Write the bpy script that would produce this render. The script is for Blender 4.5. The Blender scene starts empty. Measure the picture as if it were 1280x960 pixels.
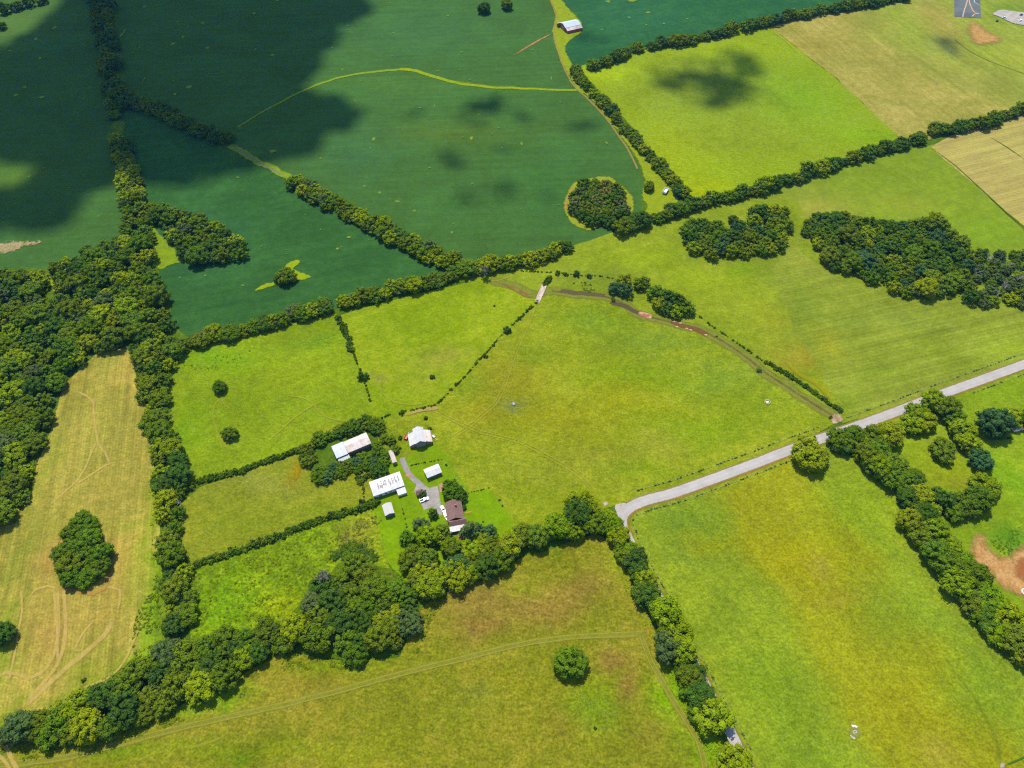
import bpy, math, random, bmesh
import numpy as np
from mathutils import Vector, Matrix, noise as mnoise
from mathutils.geometry import delaunay_2d_cdt
R = math.radians
rng = random.Random(7)
nrg = np.random.default_rng(11)
scene = bpy.context.scene
COL = scene.collection

# ------------------------------------------------------------------ camera
H = 350.0; PITCH = R(52.95); F = 853.0
sp, cp = math.sin(PITCH), math.cos(PITCH)
def P(px, py, z=0.0):
    """ground point (at height z) seen at a photograph pixel"""
    a = (px-640)/F; b = -(py-480)/F
    d = (a, cp + b*sp, -sp + b*cp)
    t = (z-H)/d[2]
    return Vector((d[0]*t, d[1]*t, z))
def mpp(py):
    return (H/(sp + (py-480)/F*cp))/F
cam = bpy.data.cameras.new('camera'); cam.lens = 36*F/1280; cam.sensor_width = 36
cam.clip_end = 20000; cam.clip_start = 1
co = bpy.data.objects.new('camera', cam); COL.objects.link(co)
co.location = (0, 0, H); co.rotation_euler = (math.pi/2-PITCH, 0, 0)
scene.camera = co

# ------------------------------------------------------------------ light
ELEV = R(63)
SH = Vector((-0.36, 1.0, 0)).normalized()           # horizontal direction towards the sun
SUN = Vector((SH.x*math.cos(ELEV), SH.y*math.cos(ELEV), math.sin(ELEV)))
w = bpy.data.worlds.new('World'); scene.world = w; w.use_nodes = True
nt = w.node_tree; nt.nodes.clear()
sky = nt.nodes.new('ShaderNodeTexSky'); sky.sky_type = 'NISHITA'; sky.sun_disc = False
sky.ozone_density = 3.0; sky.dust_density = .5; sky.sun_elevation = ELEV; sky.sun_rotation = math.atan2(SH.x, SH.y)
bg = nt.nodes.new('ShaderNodeBackground'); bg.inputs[1].default_value = 0.15
wo = nt.nodes.new('ShaderNodeOutputWorld')
nt.links.new(sky.outputs[0], bg.inputs[0]); nt.links.new(bg.outputs[0], wo.inputs[0])
sl = bpy.data.lights.new('sun', 'SUN'); sl.energy = 4.2; sl.angle = R(0.55); sl.color = (1, .94, .80)
so = bpy.data.objects.new('sun', sl); COL.objects.link(so)
so.rotation_euler = (-SUN).to_track_quat('-Z', 'Y').to_euler()
scene.view_settings.view_transform = 'Standard'; scene.view_settings.look = 'None'
scene.view_settings.exposure = 0.84; scene.view_settings.gamma = 1
scene.cycles.max_bounces = 5; scene.cycles.diffuse_bounces = 2; scene.cycles.transparent_max_bounces = 12
scene.cycles.volume_bounces = 0
scene.cycles.use_denoising = False
scene.cycles.pixel_filter_type = 'BLACKMAN_HARRIS'; scene.cycles.filter_width = 1.2
scene.cycles.use_adaptive_sampling = False
try:
    scene.cycles.denoiser = 'OPENIMAGEDENOISE'
except Exception: pass

GAIN = 2.25
def lin(c):
    return tuple((x/255/12.92 if x <= 10 else ((x/255+.055)/1.055)**2.4) for x in c)
def S(r, g, b):
    """base colour that shows about as this sRGB colour in full sun at this exposure"""
    return tuple(x/GAIN for x in lin((r, g, b)))

# ------------------------------------------------------------------ material helpers
class NT:
    def __init__(s, name):
        s.m = bpy.data.materials.new(name); s.m.use_nodes = True
        s.t = s.m.node_tree; s.t.nodes.clear()
        s.out = s.n('ShaderNodeOutputMaterial')
    def n(s, typ, **kw):
        nd = s.t.nodes.new(typ)
        for k, v in kw.items(): setattr(nd, k, v)
        return nd
    def l(s, a, b): s.t.links.new(a, b)
    def val(s, x, sock):
        if isinstance(x, (int, float)): sock.default_value = x
        elif isinstance(x, (tuple, list)):
            sock.default_value = tuple(x)+((1,) if len(sock.default_value) == 4 and len(x) == 3 else ())
        else: s.l(x, sock)
    def math(s, op, a, b=0.0, clamp=False):
        nd = s.n('ShaderNodeMath', operation=op, use_clamp=clamp); s.val(a, nd.inputs[0]); s.val(b, nd.inputs[1]); return nd.outputs[0]
    def mix(s, f, a, b, typ='MIX'):
        nd = s.n('ShaderNodeMix', data_type='RGBA', blend_type=typ); s.val(f, nd.inputs[0]); s.val(a, nd.inputs[6]); s.val(b, nd.inputs[7]); return nd.outputs[2]
    def noise(s, scale, vec, detail=3, rough=.55, dist=0):
        nd = s.n('ShaderNodeTexNoise'); nd.inputs['Scale'].default_value = scale; nd.inputs['Detail'].default_value = detail
        nd.inputs['Roughness'].default_value = rough; nd.inputs['Distortion'].default_value = dist; s.l(vec, nd.inputs['Vector']); return nd.outputs[0]
    def rng(s, x, a, b, c, d):
        nd = s.n('ShaderNodeMapRange'); s.val(x, nd.inputs[0])
        for i, v in enumerate((a, b, c, d)): nd.inputs[1+i].default_value = v
        return nd.outputs[0]
    def bright(s, col, f):
        nd = s.n('ShaderNodeVectorMath', operation='SCALE'); s.val(col, nd.inputs[0]); s.val(f, nd.inputs['Scale']); return nd.outputs[0]
    def mapped(s, vec, rot=0, scale=(1, 1, 1)):
        nd = s.n('ShaderNodeMapping'); s.l(vec, nd.inputs[0]); nd.inputs['Rotation'].default_value = (0, 0, rot); nd.inputs['Scale'].default_value = scale; return nd.outputs[0]
    def pos(s): return s.n('ShaderNodeNewGeometry').outputs['Position']
    def attr(s, name): return s.n('ShaderNodeAttribute', attribute_name=name)

def field_mat(name, c2=None, a2=.5, stripe=None, sa=0.0, sw=4.0, tuft=.22, patch=.16, fine=1.0, spots=None):
    """grass or crop: vertex tint, broad patches, tufts, mowing lines along a direction"""
    s = NT(name); pos = s.pos(); ta = s.attr('tint'); col = ta.outputs['Color']; keep = ta.outputs['Alpha']
    n1 = s.noise(.022, pos, 4, .6, .5); n2 = s.noise(.16, pos, 4, .62); n3 = s.noise(.95*fine, pos, 4, .75)
    n0 = s.noise(.33*fine, s.mapped(pos, .4, (1, 1.6, 1)), 3, .7)
    if c2: col = s.mix(s.math('MULTIPLY', s.rng(s.math('ADD', s.math('MULTIPLY', n1, .6), s.math('MULTIPLY', n2, .4)), .46, .62, 0, 1), s.math('MULTIPLY', keep, a2)), col, c2)
    f = s.math('MULTIPLY', s.rng(n1, .36, .64, 1-patch*.9, 1+patch*.9), s.rng(n2, .36, .64, 1-patch*.75, 1+patch*.75))
    f = s.math('MULTIPLY', f, s.rng(n3, .36, .64, 1-tuft*1.15, 1+tuft*1.15))
    f = s.math('MULTIPLY', f, s.rng(n0, .36, .64, 1-tuft*.7, 1+tuft*.7))
    if stripe is not None:
        st = s.noise(1.0, s.mapped(s.mapped(pos, -stripe), 0, (.012, 1/sw, 1)), 2, .6, .25)
        f = s.math('MULTIPLY', f, s.rng(st, .3, .7, 1-sa, 1+sa))
        wv = s.n('ShaderNodeTexWave', wave_type='BANDS', bands_direction='Y'); s.l(s.mapped(pos, -stripe, (1, 1, 1)), wv.inputs[0])
        wv.inputs['Scale'].default_value = .314*2/sw; wv.inputs['Distortion'].default_value = .8; wv.inputs['Detail'].default_value = 1; wv.inputs['Detail Scale'].default_value = .03
        f = s.math('MULTIPLY', f, s.rng(wv.outputs[1], 0, 1, 1-sa*.25, 1+sa*.25))
    if spots:      # weeds: darker clumps with a shape of their own
        v = s.noise(spots[0], pos, 3, .7); col = s.mix(s.rng(v, spots[1], spots[1]+.05, 0, spots[2]), col, spots[3])
    col = s.bright(col, f)
    b = s.n('ShaderNodeBump'); b.inputs['Strength'].default_value = .55; b.inputs['Distance'].default_value = .5
    s.l(s.math('ADD', n3, n0), b.inputs['Height'])
    d = s.n('ShaderNodeBsdfDiffuse'); s.val(col, d.inputs[0]); s.l(b.outputs[0], d.inputs['Normal'])
    s.l(d.outputs[0], s.out.inputs[0]); return s.m

def decal_mat(name, col, c2=None, scale=.5, soft=.55, op=1.0, tuft=.2, amp=1.2):
    """worn track or bare patch that thins out into the grass under it"""
    s = NT(name); pos = s.pos(); e = s.attr('edge').outputs['Fac']
    n = s.noise(scale, pos, 4, .7); n3 = s.noise(1.0, pos, 3, .7)
    a = s.rng(s.math('ADD', e, s.math('MULTIPLY', s.math('SUBTRACT', n, .5), amp)), .5-soft*.5, .5+soft*.5, 0, op)
    c = s.mix(s.rng(s.noise(.2, pos, 3, .6), .4, .6, 0, 1), col, c2 or col)
    c = s.bright(c, s.rng(n3, .3, .7, 1-tuft, 1+tuft))
    d = s.n('ShaderNodeBsdfDiffuse'); s.val(c, d.inputs[0])
    t = s.n('ShaderNodeBsdfTransparent'); mx = s.n('ShaderNodeMixShader')
    s.l(a, mx.inputs[0]); s.l(t.outputs[0], mx.inputs[1]); s.l(d.outputs[0], mx.inputs[2]); s.l(mx.outputs[0], s.out.inputs[0])
    return s.m

def plain(name, col, rough=.8, var=.12, scale=1.5, c2=None, spec=.2, streak=None, metal=0.0):
    s = NT(name); tc = s.n('ShaderNodeTexCoord').outputs['Object']
    n = s.noise(scale, tc, 4, .65)
    c = s.mix(s.rng(s.noise(scale*.35, tc, 4, .65), .42, .6, 0, 1), col, c2 or col)
    c = s.bright(c, s.rng(n, .3, .7, 1-var, 1+var))
    if streak:
        st = s.noise(1, s.mapped(tc, 0, streak), 2, .5); c = s.bright(c, s.rng(st, .35, .65, .9, 1.08))
    b = s.n('ShaderNodeBsdfPrincipled'); s.val(c, b.inputs['Base Color']); b.inputs['Roughness'].default_value = rough
    b.inputs['Specular IOR Level'].default_value = spec; b.inputs['Metallic'].default_value = metal
    s.l(b.outputs[0], s.out.inputs[0]); return s.m

def leaf_mat(name, use_attr):
    s = NT(name)
    c = s.attr('col').outputs['Color'] if use_attr else s.n('ShaderNodeObjectInfo').outputs['Color']
    g = s.n('ShaderNodeNewGeometry'); rp = g.outputs['Random Per Island']
    c = s.bright(c, s.rng(rp, 0, 1, .78, 1.24))
    c = s.mix(s.rng(s.noise(.35, g.outputs['Position'], 2, .5), .4, .65, 0, .3), c, s.mix(1, c, (1.22, 1.1, .6), 'MULTIPLY'))
    d = s.n('ShaderNodeBsdfDiffuse'); s.val(c, d.inputs[0]); t = s.n('ShaderNodeBsdfTranslucent'); s.val(c, t.inputs[0])
    mx = s.n('ShaderNodeMixShader'); mx.inputs[0].default_value = .15
    s.l(d.outputs[0], mx.inputs[1]); s.l(t.outputs[0], mx.inputs[2]); s.l(mx.outputs[0], s.out.inputs[0]); return s.m

# ------------------------------------------------------------------ object helpers
def tag(o, label=None, cat=None, group=None, kind=None):
    if label: o['label'] = label
    if cat: o['category'] = cat
    if group: o['group'] = group
    if kind: o['kind'] = kind
    return o
def empty(name, loc, rz=0):
    o = bpy.data.objects.new(name, None); COL.objects.link(o); o.location = loc; o.rotation_euler = (0, 0, rz); o.empty_display_size = .5; return o
def mesh_np(name, V, T, mat, parent=None, point_attrs=None, smooth=False):
    me = bpy.data.meshes.new(name); V = np.asarray(V, np.float32); T = np.asarray(T, np.int32)
    me.vertices.add(len(V)); me.vertices.foreach_set('co', V.ravel())
    me.loops.add(T.size); me.loops.foreach_set('vertex_index', T.ravel())
    me.polygons.add(len(T)); me.polygons.foreach_set('loop_start', np.arange(0, T.size, 3, dtype=np.int32))
    try: me.polygons.foreach_set('loop_total', np.full(len(T), 3, np.int32))
    except Exception: pass
    me.update(calc_edges=True)
    for k, (typ, arr) in (point_attrs or {}).items():
        a = me.attributes.new(k, typ, 'POINT'); arr = np.asarray(arr, np.float32)
        a.data.foreach_set('color' if typ == 'FLOAT_COLOR' else 'value', arr.ravel())
    me.polygons.foreach_set('use_smooth', np.full(len(T), smooth))
    me.materials.append(mat)
    o = bpy.data.objects.new(name, me); COL.objects.link(o)
    if parent: o.parent = parent
    return o
class MB:
    """collects faces of one part"""
    def __init__(s): s.v = []; s.f = []
    def box(s, x0, x1, y0, y1, z0, z1, taper=0):
        b = len(s.v); t = taper
        s.v += [(x0, y0, z0), (x1, y0, z0), (x1, y1, z0), (x0, y1, z0), (x0+t, y0+t, z1), (x1-t, y0+t, z1), (x1-t, y1-t, z1), (x0+t, y1-t, z1)]
        s.f += [tuple(b+i for i in q) for q in ((3, 2, 1, 0), (4, 5, 6, 7), (0, 1, 5, 4), (1, 2, 6, 5), (2, 3, 7, 6), (3, 0, 4, 7))]; return s
    def prism(s, pts, n):
        """extrude a closed loop of points by the vector n"""
        b = len(s.v); k = len(pts); s.v += [tuple(p) for p in pts] + [tuple(Vector(p)+Vector(n)) for p in pts]
        s.f += [tuple(range(b+k-1, b-1, -1)), tuple(range(b+k, b+2*k))] + [(b+i, b+(i+1) % k, b+k+(i+1) % k, b+k+i) for i in range(k)]; return s
    def tube(s, pts, rads, n=6):
        b0 = len(s.v)
        for i, (p, r) in enumerate(zip(pts, rads)):
            p = Vector(p); d = (Vector(pts[min(i+1, len(pts)-1)])-Vector(pts[max(i-1, 0)])).normalized()
            u = d.orthogonal().normalized(); v = d.cross(u)
            s.v += [tuple(p+(u*math.cos(2*math.pi*k/n)+v*math.sin(2*math.pi*k/n))*r) for k in range(n)]
        for i in range(len(pts)-1):
            for k in range(n):
                a = b0+i*n+k; c = b0+i*n+(k+1) % n; s.f.append((a, c, c+n, a+n))
        s.f.append(tuple(range(b0+n-1, b0-1, -1))); e = b0+(len(pts)-1)*n; s.f.append(tuple(range(e, e+n))); return s
    def build(s, name, mat, parent=None, bevel=0):
        me = bpy.data.meshes.new(name); me.from_pydata(s.v, [], s.f)
        bm = bmesh.new(); bm.from_mesh(me)
        bmesh.ops.recalc_face_normals(bm, faces=bm.faces)
        if bevel: bmesh.ops.bevel(bm, geom=list(bm.edges), offset=bevel, segments=2, affect='EDGES')
        bm.to_mesh(me); bm.free()
        me.materials.append(mat); o = bpy.data.objects.new(name, me); COL.objects.link(o)
        if parent: o.parent = parent
        return o

# ------------------------------------------------------------------ 2D helpers
def catmull(pts, step=2.5, closed=False):
    pts = [Vector((p[0], p[1])) for p in pts]; out = []; n = len(pts)
    for i in range(n if closed else n-1):
        if closed: p0, p1, p2, p3 = (pts[(i+k-1) % n] for k in range(4))
        else: p0, p1, p2, p3 = pts[max(i-1, 0)], pts[i], pts[i+1], pts[min(i+2, n-1)]
        k = max(1, int((p2-p1).length/step))
        for j in range(k):
            t = j/k
            out.append(.5*((2*p1)+(p2-p0)*t+(2*p0-5*p1+4*p2-p3)*t*t+(3*p1-p0-3*p2+p3)*t**3))
    if not closed: out.append(pts[-1])
    return out
def densify(pts, step=4.0, jit=.8, seed=0):
    out = []; n = len(pts)
    for i in range(n):
        a = Vector(pts[i][:2]); b = Vector(pts[(i+1) % n][:2]); L = (b-a).length; k = max(1, int(L/step))
        for j in range(k):
            p = a.lerp(b, j/k); q = Vector((p.x*.06, p.y*.06, seed*3.7))
            o = mnoise.noise_vector(q)*jit*2+mnoise.noise_vector(q*4)*jit
            out.append(Vector((p.x+o.x, p.y+o.y)))
    return out
def inside(poly, X, Y):
    r = np.zeros(len(X), bool); n = len(poly)
    for i in range(n):
        x0, y0 = poly[i][:2]; x1, y1 = poly[(i+1) % n][:2]
        if y0 == y1: continue
        c = ((y0 > Y) != (y1 > Y)) & (X < (x1-x0)*(Y-y0)/(y1-y0)+x0); r ^= c
    return r
def dist_edge(poly, X, Y, closed=True):
    d = np.full(len(X), 1e9); n = len(poly)
    for i in range(n if closed else n-1):
        x0, y0 = poly[i][:2]; x1, y1 = poly[(i+1) % n][:2]; dx, dy = x1-x0, y1-y0; L = dx*dx+dy*dy+1e-9
        t = np.clip(((X-x0)*dx+(Y-y0)*dy)/L, 0, 1); d = np.minimum(d, np.hypot(X-x0-t*dx, Y-y0-t*dy))
    return d
def wpoly(px, z=0): return [P(x, y, z) for x, y in px]
def fill(poly, spacing):
    """triangulated sheet over a polygon with inner points -> V (n,2), T"""
    xs = [p[0] for p in poly]; ys = [p[1] for p in poly]
    gx, gy = np.meshgrid(np.arange(min(xs), max(xs), spacing), np.arange(min(ys), max(ys), spacing*.87))
    gx = gx+(np.arange(gx.shape[0]) % 2)[:, None]*spacing*.5
    gx = gx.ravel()+nrg.uniform(-.2, .2, gx.size)*spacing; gy = gy.ravel()+nrg.uniform(-.2, .2, gy.size)*spacing
    m = inside(poly, gx, gy); gx, gy = gx[m], gy[m]
    if len(gx):
        m = dist_edge(poly, gx, gy) > spacing*.45; gx, gy = gx[m], gy[m]
    co = [Vector((p[0], p[1])) for p in poly]; n = len(co)
    co += [Vector((a, b)) for a, b in zip(gx, gy)]
    r = delaunay_2d_cdt(co, [(i, (i+1) % n) for i in range(n)], [], 1, 1e-5, False)
    V = np.array([tuple(v) for v in r[0]]); T = np.array([f for f in r[2] if len(f) == 3], np.int32)
    # outer-boundary fill keeps only what lies inside
    c = V[T].mean(1); T = T[inside(poly, c[:, 0], c[:, 1])]
    a, b, cc = V[T[:, 0]], V[T[:, 1]], V[T[:, 2]]
    s = (b[:, 0]-a[:, 0])*(cc[:, 1]-a[:, 1])-(b[:, 1]-a[:, 1])*(cc[:, 0]-a[:, 0]); T[s < 0] = T[s < 0][:, ::-1]
    return V, T
def warp(X, Y, sc, amp, seed=0):
    o = np.array([tuple(mnoise.noise_vector(Vector((x*sc, y*sc, seed)))) for x, y in zip(X, Y)]) if len(X) else np.zeros((0, 3))
    o2 = np.array([tuple(mnoise.noise_vector(Vector((x*sc*3.3, y*sc*3.3, seed+9)))) for x, y in zip(X, Y)]) if len(X) else np.zeros((0, 3))
    return X+(o[:, 0]+.4*o2[:, 0])*amp, Y+(o[:, 1]+.4*o2[:, 1])*amp

FZ = [0.0]
def field(name, px, col, mat, tints=(), spacing=4.0, jit=.8, edge=None, smooth=False):
    """one field as a sheet; tints = (px, py, rx, ry, colour, strength) soft patches or ('poly', pts, colour, strength, softness m)"""
    FZ[0] += .012; z = FZ[0]
    poly = wpoly(px)
    poly = catmull(poly, 4, True) if smooth else poly
    poly = densify(poly, 4, jit, FZ[0]*100)
    V, T = fill(poly, spacing)
    X, Y = V[:, 0], V[:, 1]; WX, WY = warp(X, Y, .03, 9, z*50)
    C = np.tile(np.array(col), (len(V), 1)); KP = np.ones(len(V))
    if edge:
        k = np.clip(1-dist_edge(poly, WX, WY)/edge[0], 0, 1)[:, None]*edge[2]; C = C*(1-k)+np.array(edge[1])*k
    for t in tints:
        if t[0] == 'poly':
            pw = wpoly(t[1]); d = dist_edge(pw, WX, WY); ins = inside(pw, WX, WY)
            k = np.clip(.5+np.where(ins, d, -d)/t[4]*.5, 0, 1)*t[3]; c = t[2]
        elif t[0] == 'line':
            pw = catmull(wpoly(t[1]), 5); d = dist_edge(pw, WX, WY, False); k = np.exp(-(d/t[4])**2)*t[3]; c = t[2]
        else:
            a = P(t[0], t[1]); m = mpp(t[1]); b = P(t[0], t[1]+t[3])
            ry = (a-b).length; rx = t[2]*m
            k = np.exp(-(((WX-a.x)/rx)**2+((WY-a.y)/ry)**2))*t[5]; c = t[4]
        KP *= 1-k*.85; k = k[:, None]; C = C*(1-k)+np.array(c)*k
    o = mesh_np(name, np.c_[V, np.full(len(V), z)], T, mat, None, {'tint': ('FLOAT_COLOR', np.c_[C, KP])})
    return tag(o, kind='structure')
DZ = [.25]
def strip(name, px, width, mat, world=False, offset=0.0, smooth=True, z=None, step=3.0, kind='structure'):
    """a path or track laid along a line, thinning at its sides"""
    DZ[0] += .004; z = DZ[0] if z is None else z
    pts = [Vector(p[:2]) for p in (px if world else wpoly(px))]
    c = catmull(pts, step) if smooth else pts
    V = []; E = []; T = []; n = len(c)
    for i, p in enumerate(c):
        d = (c[min(i+1, n-1)]-c[max(i-1, 0)]).normalized(); nr = Vector((-d.y, d.x))
        wd = width[0]+(width[1]-width[0])*i/max(1, n-1) if isinstance(width, tuple) else width
        jt = mnoise.noise(Vector((p.x*.1, p.y*.1, z)))*.25*wd
        en = min(1, (i+.5)/1.5, (n-1-i+.5)/1.5)
        for k, ee in ((-1, 0), (-.5, 1), (0, 1), (.5, 1), (1, 0)):
            q = p+nr*(offset+jt+k*wd*.5); V.append((q.x, q.y, z)); E.append(ee*en)
    for i in range(n-1):
        for k in range(4):
            a = i*5+k; T += [(a+1, a, a+5), (a+1, a+5, a+6)]
    return tag(mesh_np(name, V, T, mat, None, {'edge': ('FLOAT', E)}), kind=kind)
def patch(name, px, mat, soft=2.0, spacing=1.5, world=False, smooth=True, z=None):
    DZ[0] += .004; z = DZ[0] if z is None else z
    poly = [Vector(p[:2]) for p in (px if world else wpoly(px))]
    if smooth: poly = catmull(poly, 2, True)
    poly = densify(poly, 2, .25, z*100)
    V, T = fill(poly, spacing); e = np.clip(dist_edge(poly, V[:, 0], V[:, 1])/soft, 0, 1)
    return tag(mesh_np(name, np.c_[V, np.full(len(V), z)], T, mat, None, {'edge': ('FLOAT', e)}), kind='structure')
def ang(a, b):
    p, q = P(*a), P(*b); return math.atan2(q.y-p.y, q.x-p.x)

# ------------------------------------------------------------------ ground and fields
g_m = field_mat('rough_grass', S(120, 130, 30), .5)
far = [(-6000, -3000), (6000, -3000), (6000, 9000), (-6000, 9000)]
V = np.array([(x, y, -.06) for x, y in far]); T = np.array([(0, 1, 2), (0, 2, 3)])
tag(mesh_np('ground', V, T, g_m, None, {'tint': ('FLOAT_COLOR', np.tile(np.array(S(88, 120, 22)+(1,)), (4, 1)))}), kind='structure')

soy = S(76, 114, 48); soyd = S(60, 104, 46); soyy = S(92, 125, 40)
soy_m = lambda nm, st: field_mat(nm, S(68, 114, 52), .45, stripe=st, sa=.08, sw=5, tuft=.12, patch=.10, fine=1.2)
field('soybean_field', [(-400, -160), (95, -160), (112, 0), (122, 60), (134, 115), (145, 150), (150, 200), (156, 250), (165, 290), (100, 320), (60, 345), (-300, 400)], soy,
      soy_m('soy_west', ang((0, 300), (150, 290))), [(10, 25, 60, 30, S(110, 140, 60), .5), (20, 222, 40, 18, S(100, 130, 40), .7)], 6, edge=(6, S(80, 115, 50), .3))  # both lighter tints paint in sunlit gaps between the cloud shadows
field('soybean_field', [(138, 150), (165, 132), (205, 150), (285, 185), (345, 215), (410, 255), (480, 295), (540, 330), (565, 345), (480, 370), (400, 390), (320, 408), (240, 425), (205, 400), (190, 340), (185, 300), (160, 240), (145, 200)], soyd,
      soy_m('soy_triangle', ang((230, 380), (520, 330))), [(250, 300, 60, 40, S(60, 112, 72), .5)], 5, edge=(5, S(80, 120, 40), .3))
field('soybean_field', [(140, -160), (700, -160), (686, 0), (694, 18), (690, 45), (703, 80), (722, 113), (640, 110), (540, 96), (500, 88), (450, 93), (400, 104), (345, 131), (296, 160), (255, 170), (160, 130), (148, 50)], soy,
      soy_m('soy_far', ang((420, 70), (650, 60))), [(520, 40, 100, 40, S(75, 120, 70), .5), (430, 100, 60, 20, S(85, 125, 55), .5)], 7, edge=(5, S(85, 120, 45), .35))
field('soybean_field', [(296, 160), (345, 131), (400, 104), (450, 93), (500, 88), (540, 96), (580, 106), (640, 111), (722, 113), (750, 140), (778, 172), (798, 205), (806, 235), (800, 262), (775, 288), (700, 312), (600, 335), (565, 325), (480, 282), (360, 222), (290, 185)], soy,
      soy_m('soy_middle', ang((400, 200), (700, 190))), [(480, 130, 90, 30, S(80, 122, 55), .6), (570, 165, 90, 16, S(92, 118, 40), .7), (690, 230, 60, 50, S(66, 116, 50), .5), (560, 270, 80, 25, S(70, 112, 48), .5), (450, 190, 50, 35, S(66, 110, 70), .5), (500, 105, 60, 12, S(90, 130, 50), .5)], 5, edge=(6, S(85, 125, 40), .35))
field('soybean_field', [(690, -160), (1200, -160), (1120, -5), (1000, 18), (900, 40), (830, 55), (735, 82), (708, 80), (704, 62), (709, 49), (728, 40), (726, 24), (712, 10), (697, 0)], S(52, 104, 58),
      soy_m('soy_barn', ang((740, 60), (1000, 5))), [(800, 20, 80, 25, S(62, 116, 76), .5)], 7, edge=(5, S(80, 120, 45), .3))

pas = dict(a2=.55)
field('pasture', [(722, 84), (830, 52), (958, 30), (1045, 98), (1125, 172), (1090, 190), (980, 225), (870, 255), (845, 235), (800, 170)], S(148, 168, 22),
      field_mat('bright_pasture', S(118, 142, 42), .6, tuft=.2, patch=.14),
      [(760, 90, 60, 14, S(170, 192, 0), .8), (900, 60, 120, 14, S(160, 182, 10), .6), (870, 240, 60, 20, S(172, 188, 0), .9), (840, 190, 60, 50, S(165, 180, 5), .6), (890, 110, 90, 40, S(122, 142, 50), .7), (1000, 120, 60, 40, S(120, 165, 20), .6), (1080, 170, 60, 15, S(135, 175, 15), .7), (940, 170, 80, 25, S(140, 158, 40), .6), (920, 215, 70, 18, S(140, 165, 15), .6)], 5)
field('hay_field', [(958, 30), (1050, 6), (1140, -10), (1200, -60), (1500, -60), (1600, 60), (1290, 130), (1150, 178), (1125, 172), (1045, 98)], S(163, 158, 66),
      field_mat('hay_far', S(182, 162, 88), .55, stripe=ang((960, 30), (1125, 170)), sa=.1, sw=5, tuft=.16, patch=.12),
      [('poly', [(1075, 0), (1100, 45), (1180, 90), (1300, 140), (1500, 100), (1500, -60), (1060, -60)], S(148, 164, 52), .9, 30), (1180, 30, 22, 45, S(168, 152, 72), .8), (1225, 60, 25, 20, S(140, 162, 45), .7), (1265, 70, 40, 14, S(172, 176, 56), .6), (1240, 100, 50, 14, S(150, 152, 62), .6), (1270, 18, 25, 14, S(110, 145, 35), .8), (1183, 58, 14, 10, S(105, 118, 70), .75), (1010, 55, 40, 18, S(165, 150, 62), .5)], 6)
field('meadow', [(860, 262), (1000, 222), (1100, 195), (1165, 180), (1230, 240), (1290, 300), (1290, 330), (1000, 300), (900, 300)], S(130, 153, 34),
      field_mat('meadow_green', S(140, 160, 36), .5, stripe=ang((960, 245), (1160, 190)), sa=.06, sw=6, tuft=.12, patch=.1),
      [(1020, 262, 50, 14, S(165, 160, 62), .8), (1000, 240, 60, 12, S(142, 155, 46), .6), (1130, 255, 40, 12, S(155, 160, 48), .5), (1230, 290, 50, 16, S(125, 165, 20), .5)], 5)
field('hay_field', [(1163, 184), (1210, 158), (1290, 128), (1600, 40), (1700, 300), (1420, 390), (1290, 292), (1230, 240)], S(186, 170, 92),
      field_mat('hay_cut', S(170, 165, 80), .5, stripe=ang((1190, 195), (1275, 175)), sa=.16, sw=5.5, tuft=.12, patch=.08), [(1270, 200, 40, 12, S(190, 178, 100), .5)], 5)
field('pasture', [(560, 350), (700, 312), (800, 278), (960, 240), (1000, 255), (1010, 300), (1100, 350), (1290, 360), (1330, 430), (1290, 452), (1180, 490), (1055, 530), (1000, 490), (930, 440), (870, 405), (830, 396), (750, 372), (690, 366), (640, 358)], S(138, 156, 30),
      field_mat('creek_pasture', S(150, 158, 36), .5, stripe=ang((980, 440), (1240, 380)), sa=.05, sw=4.5, tuft=.17, patch=.13),
      [('poly', [(985, 300), (1040, 350), (1130, 372), (1290, 380), (1330, 420), (1290, 448), (1190, 480), (1062, 510), (1020, 470), (985, 400), (960, 350)], S(134, 152, 44), .9, 14), (1190, 430, 60, 20, S(140, 160, 36), .5), (1270, 420, 40, 25, S(145, 170, 24), .6),
       (820, 320, 60, 14, S(150, 172, 8), .7), (880, 350, 50, 16, S(146, 166, 10), .6), (900, 320, 60, 10, S(128, 142, 46), .6), (970, 400, 30, 26, S(158, 156, 36), .6), (1000, 450, 36, 18, S(168, 152, 44), .75), (1035, 480, 30, 14, S(150, 158, 12), .7), (985, 470, 40, 12, S(120, 140, 18), .6),
       (740, 350, 60, 8, S(125, 140, 46), .6), (930, 338, 20, 6, S(128, 165, 14), .6), (1010, 400, 30, 20, S(122, 148, 40), .6), (1110, 420, 80, 10, S(122, 146, 48), .6), (1150, 400, 60, 8, S(150, 160, 56), .5), (640, 352, 40, 6, S(130, 148, 36), .5)], 4)
field('hay_field', [(988, 300), (1008, 318), (1040, 345), (1130, 370), (1200, 378), (1300, 384), (1345, 425), (1290, 451), (1190, 487), (1066, 521), (1042, 492), (1020, 455), (996, 415), (975, 372), (968, 335)], S(138, 152, 42),
      field_mat('hay_by_road', S(150, 158, 56), .5, stripe=ang((1000, 450), (1200, 405)), sa=.16, sw=5.5, tuft=.15, patch=.1),
      [(1010, 330, 24, 16, S(152, 158, 56), .6), (1000, 380, 22, 26, S(122, 146, 38), .6), (1060, 400, 40, 10, S(128, 148, 46), .5), (1130, 400, 50, 10, S(132, 148, 54), .5), (1255, 430, 40, 16, S(144, 168, 28), .6), (1030, 430, 14, 20, S(166, 162, 36), .6), (1060, 500, 30, 10, S(128, 156, 26), .6), (1180, 440, 50, 14, S(140, 160, 36), .5), (1100, 470, 40, 12, S(132, 154, 36), .5)], 3.5, jit=1.5)
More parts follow.
